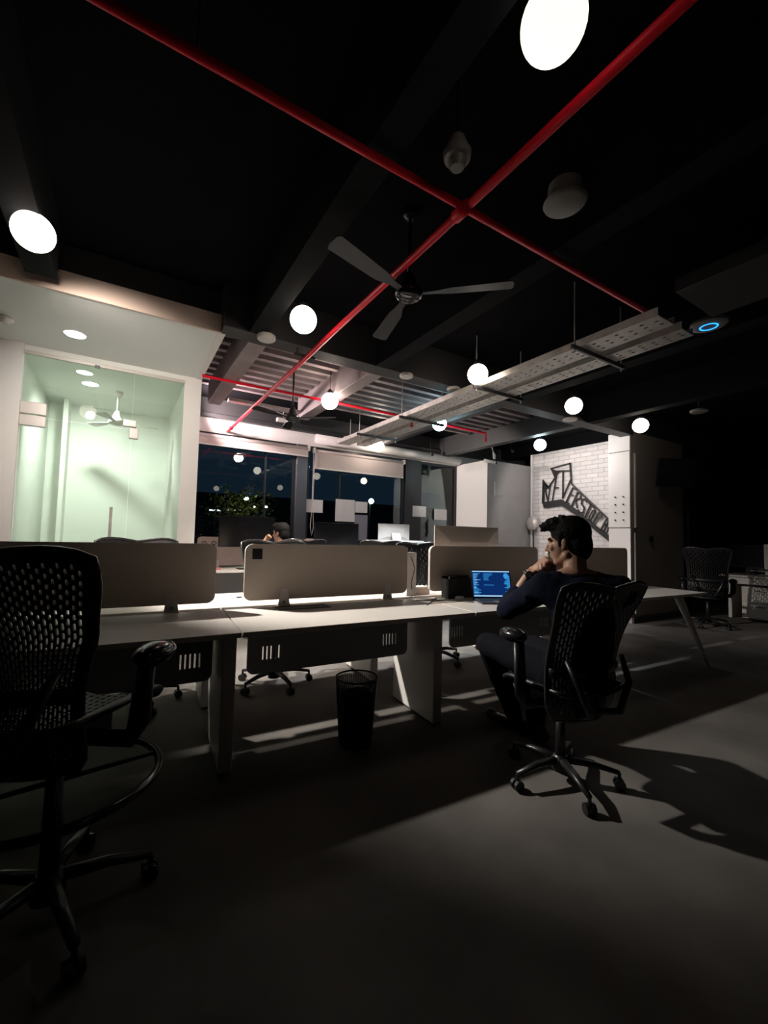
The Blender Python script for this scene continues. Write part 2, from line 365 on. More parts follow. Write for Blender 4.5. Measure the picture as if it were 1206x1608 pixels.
t = thing('wall_socket', 'small black round socket low on the taupe column face', 'socket', p)
MB().lathe([(.05, 0), (.05, .02), (.035, .035)], (0, 0, 0), 20, Matrix.Rotation(math.radians(90), 4, 'X')).build('cover', 'blk', t)
o = MB().tube([(8.60, 3.55, 0), (8.60, 3.55, CZ)], .025).build('pipe', 'blk', None, True); tag(o, 'thin black vertical pipe at right edge of the television column', 'pipe')
# access plates on shaded column side
for z, lab in ((2.26, 'pale square access plate high on the shaded window column'), (1.45, 'pale square access plate low on the shaded window column')):
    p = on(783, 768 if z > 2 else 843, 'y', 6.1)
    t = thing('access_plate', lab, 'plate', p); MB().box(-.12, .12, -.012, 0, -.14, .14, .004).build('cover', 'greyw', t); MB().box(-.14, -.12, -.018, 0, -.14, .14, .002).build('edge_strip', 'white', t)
# round wall fan / dish by the brick corner
p = on(841, 822, 'x', 7.4)
t = thing('wall_fan', 'small round silver wall fan at left edge of the brick wall', 'fan', (7.42, 5.95, p.z))
MB().lathe([(.02, .03), (.13, .03), (.15, 0), (.13, -.03), (.02, -.03)], (-.05, 0, 0), 24, Matrix.Rotation(math.radians(90), 4, 'Y')).build('cage', 'alu', t, True)
MB().tube([(0, .0, 0), (.02, .01, -.45), (.03, .01, -p.z+.02)], .012).build('stem', 'dsteel', t)

# ---- lettered sign on the brick wall (black steel strips)
def crop(x, y): return on(820+x/6.347, 680+y/6.347, 'x', 7.46)
def bars(mb, pts, wpx, closed=False):
    P = [crop(*q) for q in pts]; P = P+[P[0]] if closed else P; h = wpx*.0021/2
    for a, c in zip(P, P[1:]):
        t_ = (c-a); L = t_.length
        if L < 1e-5: continue
        t_ /= L; n = Vector((0, -t_.z, t_.y)); a2 = a-t_*h*.7; c2 = c+t_*h*.7
        mb.prism([a2+n*h-Vector((.012, 0, 0)), c2+n*h-Vector((.012, 0, 0)), c2-n*h-Vector((.012, 0, 0)), a2-n*h-Vector((.012, 0, 0))], (.024, 0, 0))
sg = thing('wall_sign', 'black metal arrow shaped lettering sign NEVER STOP on the white brick wall', 'sign', crop(400, 700))
def signpart(name, segs):
    b = MB()
    for pts, wd in segs: bars(b, pts, wd)
    o = b.build(name, 'art', None); o.parent = sg; o.matrix_parent_inverse = Matrix.Translation(-sg.location); return o
def fillp(b, pts): b.prism([crop(*q)-Vector((.012, 0, 0)) for q in pts], (.024, 0, 0))
b = MB()
fillp(b, [(203, 690), (390, 660), (392, 722), (218, 748)]); fillp(b, [(390, 660), (505, 735), (870, 1030), (866, 1078), (540, 820), (392, 722)])
bars(b, [(208, 470), (203, 700)], 10); bars(b, [(208, 475), (262, 545), (330, 440)], 12); bars(b, [(285, 355), (478, 302), (482, 375), (350, 380)], 12)
fillp(b, [(284, 352), (352, 380), (322, 442)]); fillp(b, [(215, 485), (268, 535), (245, 560)])
bars(b, [(482, 375), (490, 505), (872, 872)], 12)
o = b.build('outline', 'art'); o.parent = sg; o.matrix_parent_inverse = Matrix.Translation(-sg.location)
signpart('letter_n', [([(222, 505), (216, 690)], 9), ([(222, 520), (256, 680)], 11), ([(284, 500), (256, 690)], 9)])
signpart('letter_e', [([(345, 405), (300, 680)], 10), ([(345, 410), (372, 385)], 8), ([(325, 545), (360, 545)], 10)])
signpart('letter_v', [([(408, 385), (404, 650)], 11), ([(404, 650), (480, 470)], 10)])
signpart('letter_e', [([(505, 545), (440, 685)], 12), ([(505, 545), (550, 572)], 9), ([(478, 606), (508, 622)], 9), ([(440, 685), (468, 704)], 9)])
signpart('letter_r', [([(552, 592), (492, 728)], 12), ([(552, 592), (588, 600), (580, 650), (530, 660)], 10), ([(530, 660), (548, 745)], 11)])
signpart('letter_s', [([(642, 690), (632, 655), (598, 660), (590, 705), (618, 740), (610, 790), (575, 795), (560, 770)], 11)])
signpart('letter_t', [([(638, 668), (722, 752)], 10), ([(684, 712), (630, 828)], 12)])
signpart('letter_o', [([(722, 770), (700, 775), (672, 830), (668, 862), (685, 866), (712, 825), (726, 790), (722, 770)], 10)])
signpart('letter_p', [([(772, 785), (708, 905)], 12), ([(772, 785), (800, 805), (790, 845), (750, 850)], 10)])
signpart('letter_b', [([(838, 860), (785, 965)], 12), ([(838, 860), (862, 880), (850, 912), (818, 905)], 9), ([(818, 905), (838, 935), (822, 975), (785, 965)], 9)])
signpart('letter_fragment', [([(868, 925), (842, 1005)], 9)])

# ================================================================== CEILING SERVICES
def pend(x, y, e, c, label, z=2.9):
    t = thing('globe_pendant', label, 'pendant lamp', (x, y, z), 0, 'globe pendants')
    k = (round(e, 1), c)
    if k not in pend.m: pend.m[k] = mat('lit_globe_%d' % len(pend.m), (1, 1, 1), .4, emit=c, es=e)
    MB().sphere((0, 0, 0), .1, 32, 18).build('globe', pend.m[k], t, True)
    MB().lathe([(.035, .09), (.035, .125), (.012, .15)], (0, 0, 0), 16).build('cap', 'blk', t)
    MB().tube([(0, 0, .14), (0, 0, CZ-z)], .004, 6).build('cord', 'blk', t)
    return t
pend.m = {}
for q in BALLS: pend(*q)
def spot(loc, power, size, ang, col, parent=None, blend=1):
    l = bpy.data.lights.new('spot_light', 'SPOT'); l.energy = power; l.spot_size = math.radians(ang); l.spot_blend = blend; l.shadow_soft_size = size; l.color = col
    o = bpy.data.objects.new('spot_light', l); COL.objects.link(o); o.location = loc
    if parent: o.parent = parent
    return o
for o in list(COL.objects):   # spots added below two globes, lighting the desks while the front floor stays dark
    if o.name.startswith('globe_pendant') and abs(o.location.y-4.66) < .03 and o.location.x < 4:
        spot((0, 0, -.13), 330, .05, 98, (1, .9, .78) if o.location.x < 3 else (.85, .93, 1), o, .3)
def aimed(gx, gy, direction, power, ang, col, blend=.3):  # adds an unseen spot beside a globe to brighten the surfaces it faces
    d = Vector(direction).normalized()
    g = [o for o in COL.objects if o.name.startswith('globe_pendant') and abs(o.location.x-gx) < .02 and abs(o.location.y-gy) < .02][0]
    l = spot(d*.13, power, .05, ang, col, g, blend); l.rotation_euler = d.to_track_quat('-Z', 'Y').to_euler()
aimed(6.02, 4.70, (1, .0, -.45), 56, 150, (1, .90, .87))
aimed(3.87, 6.52, (1, -.22, -.30), 120, 84, (1, .88, .80))
aimed(.72, 6.42, (1, -.06, .42), 200, 158, PINK, .6)
aimed(-.50, 2.92, (.35, 1, -.62), 150, 104, (1, .88, .78), .9)
# lamps behind the camera, seen only as reflections in the window
for x, y, lab in ((2.9, -1.2, 'globe pendant behind the viewer, right of the desk row'), (4.7, .85, 'globe pendant over the dark open floor at right')): pend(x, y-1.5, 3, WARM, lab)

def pipe_hanger(b, x, y, z, r): b.box(x-.10, x+.10, y-.012, y+.012, z+r, z+r+.02); b.tube([(x-.07, y, z+r), (x-.07, y, CZ)], .005, 6)
t = thing('sprinkler_pipe', 'long red sprinkler pipe running from the top edge to the window wall', 'pipe', (1.335, 1.5, 2.88))
b = MB().tube([(0, -8.4, 0), (0, 5.5, 0)], .021, 16); b.tube([(0, 5.2, 0), (0, 5.24, 0)], .032, 16)
b.tube([(0, -.05, 0), (0, .05, 0)], .030, 16); b.build('pipe', 'red', t, True)
for y in (2.12, -2.5): MB().box(-.10, .10, y-.012, y+.012, .021, .04).tube([(-.07, y, .03), (-.07, y, CZ-2.88)], .006, 6).build('hanger', 'dsteel', t)
t = thing('sprinkler_pipe', 'dark red sprinkler pipe crossing the long pipe near the top centre', 'pipe', (1.335, 1.52, 2.925))
MB().tube([(-4.2, 0, 0), (2.28, 0, 0)], .019, 14).build('pipe', 'red', t, True)
for x in (-1.2, 1.0): MB().tube([(x, 0, .02), (x, 0, CZ-2.925)], .005, 6).build('hanger', 'dsteel', t)
t = thing('sprinkler_pipe', 'thin red sprinkler pipe across the window bay ending in a drop', 'pipe', (1.335, 4.80, 2.945))
MB().tube([(-.7, 0, .0), (3.5, 0, 0), (3.5, 0, -.10)], .015, 12).build('pipe', 'red', t, True)
b = MB().tube([(3.5, 0, -.09), (3.5, 0, -.13)], .016, 10); b.lathe([(.03, 0), (.03, .004)], (3.5, 0, -.14), 14); b.build('sprinkler_head', 'red', t)
b = MB().tube([(2.05, 0, 0), (2.05, 0, -.12)], .012, 8); b.lathe([(.03, 0), (.03, .004)], (2.05, 0, -.12), 14); b.build('sprinkler_head', 'red', t)
# cable trays
def tray(x0, x1, y0, y1, z, lab):
    t = thing('cable_tray', lab, 'cable tray', ((x0+x1)/2, y0, z)); h = (x1-x0)/2; L = y1-y0
    n = int(L/.09); holes = []
    for i in range(n):
        yy = .045+i*.09
        for xx in ((-h*.55, 0, h*.55) if i % 2 else (-h*.28, h*.28)):
            holes.append([(xx+.010*math.cos(a*math.pi/4), yy+.016*math.sin(a*math.pi/4)) for a in range(8)][::-1])
    me = plate([(-h, 0), (h, 0), (h, L), (-h, L)], holes, .003)
    me.transform(Matrix.Rotation(math.radians(-90), 4, 'X'))
    me.transform(Matrix.Scale(-1, 4, (0, 1, 0))) if max(v.co.y for v in me.vertices) < .1 else None
    link('tray_floor', me, 'steel', t)
    for s in (-1, 1): MB().box(s*h-.002, s*h+.002, 0, L, -.0, .058).build('side_rail', 'steel', t)
    b = MB()
    rr = random.Random(int(x0*10))
    for k in range(4):
        xx = -h*.6+k*h*.4; b.tube([(xx+rr.uniform(-.01, .01), L*j/14, .012) for j in range(15)], .008, 6)
    b.build('cable', 'cable', t, True)
tray(3.05, 3.28, 1.42, 6.55, 2.84, 'perforated steel cable tray, left and wider of the hanging pair')
tray(3.39, 3.57, 1.42, 6.45, 2.84, 'perforated steel cable tray, right and narrower of the hanging pair')
t = thing('cable_duct', 'dark closed cable duct carrying on past the near end of the steel trays', 'cable duct', (3.3, -1.4, 2.93))
MB().box(-.28, .28, -2.7, 2.7, 0, .09, .004).build('housing', 'dsteel', t)
for yy in (-1.5, 1.2): MB().box(-.32, .32, yy-.02, yy+.02, -.02, -.001).tube([(-.30, yy, 0), (-.30, yy, CZ-2.93)], .006, 6).tube([(.30, yy, 0), (.30, yy, CZ-2.93)], .006, 6).build('hanger', 'blk', t)
for y in (2.0, 3.1, 4.45, 5.6):
    t = thing('tray_hanger', {2.0: 'steel trapeze hanger under the near end of the cable trays', 3.1: 'steel trapeze hanger under the cable trays beside the ceiling beam', 4.45: 'steel trapeze hanger under the cable trays above the blue globe', 5.6: 'steel trapeze hanger under the far end of the cable trays'}[y], 'hanger', (3.31, y, 2.80))
    MB().box(-.37, .37, -.012, .012, -.005, .03, .003).build('cross_bar', 'dsteel', t)
    for x in (-.33, .33): MB().tube([(x, 0, -.03), (x, 0, CZ-2.80)], .006, 8).build('threaded_rod', 'steel', t)
# ceiling discs
def disc(px, py, r, h, lab, m_='plast', z=BZ, name='ceiling_speaker', cat='speaker', p=None):
    p = p or on(px, py, 'z', z-h); t = thing(name, lab, cat, p)
    MB().lathe([(r*.55, -.006), (r*.9, -.004), (r, .006), (r, h*.8), (r*.9, h)], (0, 0, 0), 32).build('housing', m_, t, math.radians(40))
    return t, p
disc(418, 533, .078, .035, 'flat white disc on the beam beside the glass room'); disc(638, 592, .07, .03, 'flat white disc on the beam left of the cable trays')
disc(712, 613, .075, .03, 'flat pale disc on the beam just right behind the cable trays'); disc(895, 660, .095, .025, 'flat blue-lit disc on the beam near the brick wall')
t, p = disc(1113, 512, .12, .03, 'white wireless access point disc with a blue ring at right', 'plastg', 2.99, 'access_point', 'access point')
MB().tube([(.055*math.cos(a*math.pi/16), .055*math.sin(a*math.pi/16), -.006) for a in range(32)], .006, 8, True).build('light_ring', 'bluering', t)
MB().tube([(0, 0, .02), (0, 0, CZ-p.z)], .01, 8).build('stem', 'blk', t)
t, p = disc(1098, 647, .10, .03, 'dim grey disc alone on the dark ceiling at right', 'plastg', 2.99); MB().tube([(0, 0, .02), (0, 0, CZ-p.z)], .01, 8).build('stem', 'blk', t)
p = on(887, 322, 'z', 2.90); t = thing('ceiling_speaker', 'hanging round speaker drum at upper right of the pipes', 'speaker', p)
MB().lathe([(.0005, -.004), (.085, -.004), (.095, .004), (.10, .012), (.082, .02), (.075, .10), (.04, .12)], (0, 0, 0), 36).build('housing', 'plastg', t, math.radians(40))
MB().tube([(0, 0, .1), (0, 0, CZ-p.z)], .006, 6).build('stem', 'blk', t)
p = on(718, 252, 'z', 2.88); t = thing('smoke_detector', 'small pale smoke detector dome above the pipe crossing', 'detector', p)
MB().lathe([(.0005, -.035), (.028, -.035), (.036, -.02), (.04, 0), (.055, .005), (.06, .03), (.045, .06), (.03, .10)], (0, 0, 0), 28).build('housing', 'plastg', t, math.radians(40))
MB().tube([(0, 0, .1), (0, 0, CZ-p.z)], .008, 6).build('stem', 'blk', t)
for px, py, lab in ((549, 689, 'small white box lamp on the wall top by the tray end'), (444, 660, 'small white box lamp on the wall top behind the fan')):
    p = on(px, py, 'y', 6.72); t = thing('emergency_light', lab, 'lamp', p); MB().box(-.10, .10, -.04, .05, -.03, .03, .008).build('housing', 'plast', t); MB().tube([(0, -.02, .03), (0, -.02, CZ-p.z)], .005, 6).build('stem', 'plast', t)
# conduit channel
o = MB().box(1.1, 2.1, 5.75, 5.86, 3.02, 3.06, .004).build('steel_channel', 'deck'); tag(o, 'pale steel channel hanging across the window bay behind the fan', 'channel')

# fans
def fan(px, py, z, rot, lab, m_='blk', L=.56, xy=None, top=CZ):
    p = on(px, py, 'z', z) if xy is None else Vector((*xy, z))
    t = thing('ceiling_fan', lab, 'ceiling fan', p, rot)
    MB().lathe([(.0005, -.03), (.06, -.028), (.085, -.01), (.09, .01), (.08, .03), (.05, .06), (.035, .11), (.02, .14)], (0, 0, 0), 28).build('motor_housing', 'blkgloss' if m_ == 'blk' else m_, t, True)
    MB().tube([(0, 0, .12), (0, 0, top-z-.005)], .012, 10).build('down_rod', m_, t, True)
    MB().lathe([(.05, 0), (.045, -.04), (.02, -.06)], (0, 0, top-z-.0), 20).build('canopy', m_, t)
    for k in range(3):
        b = MB(); a = k*2*math.pi/3; q = []
        Rz = Matrix.Rotation(a, 4, 'Z') @ Matrix.Rotation(math.radians(9), 4, 'X')
        out = [(.07, -.018), (.16, -.022), (.26, -.05), (L, -.062), (L+.015, -.03), (L+.015, .03), (L, .05), (.26, .04), (.16, .022), (.07, .018)]
        b.prism([Rz @ Vector((x, y, 0)) for x, y in out], (0, 0, .006)); b.build('blade', m_, t)
    return t
fan(642, 463, 2.80, math.radians(-43), 'black ceiling fan above the centre beside the long red pipe', L=.62)
fan(459, 657, 2.66, math.radians(-40), 'small black ceiling fan hanging in the window bay', L=.52)
fan(0, 0, 2.55, math.radians(10), 'white ceiling fan inside the glass room', 'plast', .42, (-.13, 5.9), 2.92)

# soffit downlight (key) and the light inside the glass room
def spot(loc, power, size, ang, col, parent=None, blend=1):
    l = bpy.data.lights.new('spot_light', 'SPOT'); l.energy = power; l.spot_size = math.radians(ang); l.spot_blend = blend; l.shadow_soft_size = size; l.color = col
    o = bpy.data.objects.new('spot_light', l); COL.objects.link(o); o.location = loc
    if parent: o.parent = parent
    return o
p = Vector((-.443, 4.477, 2.97)); t = thing('downlight', 'bright recessed downlight in the soffit before the glass room', 'downlight', p)
MB().lathe([(.085, -.004), (.085, .0)], (0, 0, 0), 32).build('bezel', 'white', t)
MB().lathe([(.075, -.006), (.075, -.0045)], (0, 0, 0), 32).build('lens', 'lampon', t)
k = spot((0, 0, -.03), KEY, .05, 69, (1, .93, .84), t, .6); k.rotation_euler = Vector((2.5, -1.0, -2.22)).to_track_quat('-Z', 'Y').to_euler()
p = on(8, 506, 'z', 2.93); t = thing('smoke_detector', 'white smoke detector on the soffit at far left', 'detector', p)
MB().lathe([(.0005, -.01), (.03, -.01), (.034, 0), (.05, .004), (.055, .02), (.05, .035)], (0, 0, 0), 24).build('housing', 'plast', t, math.radians(40))
t = thing('downlight', 'recessed downlight glowing on the ceiling inside the glass room', 'downlight', (-.40, 5.75, 2.92))
MB().lathe([(.085, -.004), (.085, .0)], (0, 0, 0), 32).build('bezel', 'white', t); MB().lathe([(.075, -.006), (.075, -.0045)], (0, 0, 0), 32).build('lens', 'lampon', t)
spot((0, 0, -.012), ROOMW, .07, 150, (.95, 1, .93), t).rotation_euler = (math.radians(22), 0, 0)
# nozzle at left on the fascia
t = thing('spotlight', 'small dark bracket lamp hanging at the fascia corner by the left globe', 'spotlight', on(80, 428, 'y', 3.66))
MB().tube([(0, 0, 0), (.03, -.02, .05)], .022, 12).build('lamp_head', 'blk', t, True); MB().tube([(.03, -.02, .05), (.05, -.02, CZ-t.location.z)], .012, 8).build('stem', 'blk', t)

# ================================================================== DESK ROW (rotated slightly)
DA = -.055
def D(x, y, z=0): c, s = math.cos(DA), math.sin(DA); return Vector((x*c-y*s, x*s+y*c, z))
Y0, Y1, YP, DT = 2.37, 3.92, 3.15, .745
def desk_unit(x0, x1, lab, legx, mod, slots, slant=False):
    t = thing('bench_desk', lab, 'desk', D(x0, Y0), DA, 'bench desks in the middle row'); W = x1-x0
    MB().box(.002, W-.002, 0, YP-Y0-.05, DT-.028, DT, .003).build('worktop', 'desk', t)
    MB().box(.002, W-.002, YP-Y0+.05, Y1-Y0, DT-.028, DT, .003).build('worktop', 'desk', t)
    if not slant:
        a = legx-x0
        MB().box(a, a+.07, .03, .58, .012, DT-.029, .006).build('leg_panel', 'deskedge', t)
        MB().box(a, a+.07, Y1-Y0-.58, Y1-Y0-.03, .012, DT-.029, .006).build('leg_panel', 'deskedge', t)
        b = MB().box(a+.01, a+.06, .05, .56, 0, .013); b.box(a+.01, a+.06, Y1-Y0-.56, Y1-Y0-.05, 0, .013); b.build('foot_plate', 'blk', t)
    else:
        for yt, yb in ((.18, .0), (Y1-Y0-.18, Y1-Y0-.0)):
            MB().tube([(legx-x0, yt, DT-.03), (legx-x0+.02, yb-.1 if yb == 0 else yb+.1, .0)], [.042, .016], 14).build('leg', 'deskedge', t, True)
        MB().box(legx-x0-.03, legx-x0+.03, .15, Y1-Y0-.15, DT-.07, DT-.029, .004).build('leg_frame', 'deskedge', t)
    b = MB().box(.05, W-.05, YP-Y0-.10, YP-Y0-.06, DT-.08, DT-.03); b.box(.05, W-.05, YP-Y0+.06, YP-Y0+.10, DT-.08, DT-.03); b.build('support_rail', 'deskedge', t)
    if mod:
        a, c = mod[0]-x0, mod[1]-x0; holes = []
        for sx in slots:
            for k in range(5): holes.append(rrect(sx-x0+k*.025-.005, sx-x0+k*.025+.005, .49, .575, .004, 3)[::-1])
        me = plate(rrect(a, c, .41, .705, .045), holes, .014); me.transform(Matrix.Translation((0, .33, 0))); link('modesty_panel', me, 'panelgrey', t)
    return t
desk_unit(-1.18, .438, 'white bench desk at left with its end behind the mesh stool', .35, (-1.10, .335), (.165, -.95))
desk_unit(.442, 2.058, 'white bench desk in the middle above the waste bin', 1.72, (.535, 1.685), (.63, 1.485))
desk_unit(2.062, 3.66, 'white bench desk holding the laptop before the seated person', 3.34, (1.98+.1, 3.30), (2.10, 3.1))
desk_unit(3.664, 5.32, 'white bench desk at the right end with slanted legs', 5.08, None, (), True)
def screen(x0, x1, lab, clips, sticker=False):
    t = thing('desk_screen', lab, 'desk screen', D((x0+x1)/2, YP, 0), DA, 'taupe desk screens'); h = (x1-x0)/2
    link('screen_panel', plate(rrect(-h, h, .795, 1.195, .05), [], .022, .004), 'fabric', t)
    link('edge_trim', plate(rrect(-h-.004, h+.004, .791, 1.199, .053), [rrect(-h+.004, h-.004, .799, 1.191, .047)[::-1]], .027), 'trimw', t)
    for cx_ in clips:
        xx = cx_-(x0+x1)/2
        b = MB().prism([(xx-.045, -.03, DT), (xx+.045, -.03, DT), (xx+.025, -.022, DT+.12), (xx-.025, -.022, DT+.12)], (0, .008, 0)); b.box(xx-.045, xx+.045, -.052, .04, DT, DT+.008)
        b.build('clamp', 'alu', t); MB().lathe([(.006, 0), (.006, .006)], (xx, -.03, DT+.03), 10, Matrix.Rotation(math.radians(90), 4, 'X')).build('screw', 'blk', t)
    if sticker:
        MB().box(-h+.045, -h+.115, -.0185, -.016, 1.09, 1.165).build('sticker', 'blk', t)
    return t
screen(-1.05, .385, 'taupe desk screen at left behind the tall mesh stool', (.12, -.8))
screen(.585, 1.945, 'taupe desk screen in the middle with a black sticker at its corner', (.87, 1.75), True)
screen(2.19, 3.56, 'taupe desk screen behind the open laptop', (2.6, 3.3))
screen(3.72, 5.13, 'taupe desk screen at right behind the seated person', (4.0, 4.9))
# flap lid on desk
t = thing('cable_flap', 'dark grey rectangular cable flap set on the middle desk', 'cable flap', D(.97, 3.0, DT), DA)
MB().box(-.20, .20, -.065, .065, 0, .006, .002).build('lid', 'plastg', t); MB().box(-.19, .19, .05, .06, .006, .009).build('hinge', 'blk', t)
# white cable riser between screens
t = thing('cable_riser', 'white upright cable box in the gap between two desk screens', 'cable box', D(2.06, YP+.12, DT), DA)
MB().box(-.05, .05, -.03, .03, 0, .39, .004).build('housing', 'plast', t); MB().tube([(-.02, -.04, .36), (.02, -.05, .25), (-.01, -.045, .12), (.0, -.04, .06)], .004, 6).build('cable', 'blk', t, True)
# waste bin
bp = D(1.15, 2.42)
t = thing('waste_bin', 'black wire mesh waste bin on the floor under the middle desk', 'waste bin', bp)
b = MB(); RB, RT, HB = .10, .128, .40
for k in range(56):
    a = 2*math.pi*k/56
    for s in (-1, 1):
        pts = [((RB+(RT-RB)*j/6)*math.cos(a+s*.25*j/6), (RB+(RT-RB)*j/6)*math.sin(a+s*.25*j/6), .01+(HB-.02)*j/6) for j in range(7)]; pts = [Vector(q) for q in pts]
        b.tube(pts, .0016, 4, cap=False)
b.build('wire_mesh', 'blk', t)
MB().tube([(RT*math.cos(k*math.pi/20), RT*math.sin(k*math.pi/20), HB) for k in range(40)], .006, 8, True).build('rim', 'blkgloss', t, True)
MB().lathe([(RB, 0), (RB+.002, .012)], (0, 0, 0), 40).build('base', 'blk', t)
b = MB(); n = 40; 
b.lathe([(RB-.004, .012), (.112, .27), (.10, .30), (.06, .325), (.001, .335)], (0, 0, 0), 32)
for v in b.b.verts:
    if v.co.z > .25: v.co.z += .02*noise.noise(v.co*14); v.co.x += .008*noise.noise(v.co*9)
b.build('bin_liner', 'blk', t, True)
MB().tube([(.06, -.02, .30), (.09, -.05, .37), (.10, -.07, .375)], .006, 6).build('rubbish', 'blk', t, True)

# ================================================================== OFFICE CHAIR
def perforated(fn, nu, nv, slot, solid, name, m_, parent, thick=.007):
    """shell over fn(u,v), u,v in 0..1, with staggered slots"""
    b = bmesh.new()
    for i in range(nu):
        off = .5 if i % 2 else 0
        u0, u1 = i/nu, (i+1)/nu
        for j in range(-1, nv):
            v0, v1 = max(0, (j+off)/nv), min(1, (j+1+off)/nv)
            if v1-v0 < .01: continue
            uc, vc = (u0+u1)/2, (v0+v1)/2
            um = (u0+u1)/2; vm = (v0+v1)/2
            O = [(u0, v0), (um, v0), (u1, v0), (u1, vm), (u1, v1), (um, v1), (u0, v1), (u0, vm)]
            su, sv = slot(uc, vc)
            if solid(uc, vc) or (v1-v0) < .6/nv or su <= 0:
                b.faces.new([b.verts.new(fn(*q)) for q in O]); continue
            du, dv = (u1-u0)/2*su, (v1-v0)/2*sv
            I = [(um-du*.8, vm-dv*.85), (um, vm-dv), (um+du*.8, vm-dv*.85), (um+du, vm), (um+du*.8, vm+dv*.85), (um, vm+dv), (um-du*.8, vm+dv*.85), (um-du, vm)]
            vo = [b.verts.new(fn(*q)) for q in O]; vi = [b.verts.new(fn(*q)) for q in I]
            for k in range(8): b.faces.new((vo[k], vo[(k+1) % 8], vi[(k+1) % 8], vi[k]))
    bmesh.ops.remove_doubles(b, verts=b.verts[:], dist=1e-5)
    bmesh.ops.recalc_face_normals(b, faces=b.faces[:])
    bmesh.ops.solidify(b, geom=b.faces[:], thickness=thick)
    me = bpy.data.meshes.new(name); b.to_mesh(me); b.free(); return link(name, me, m_, parent)

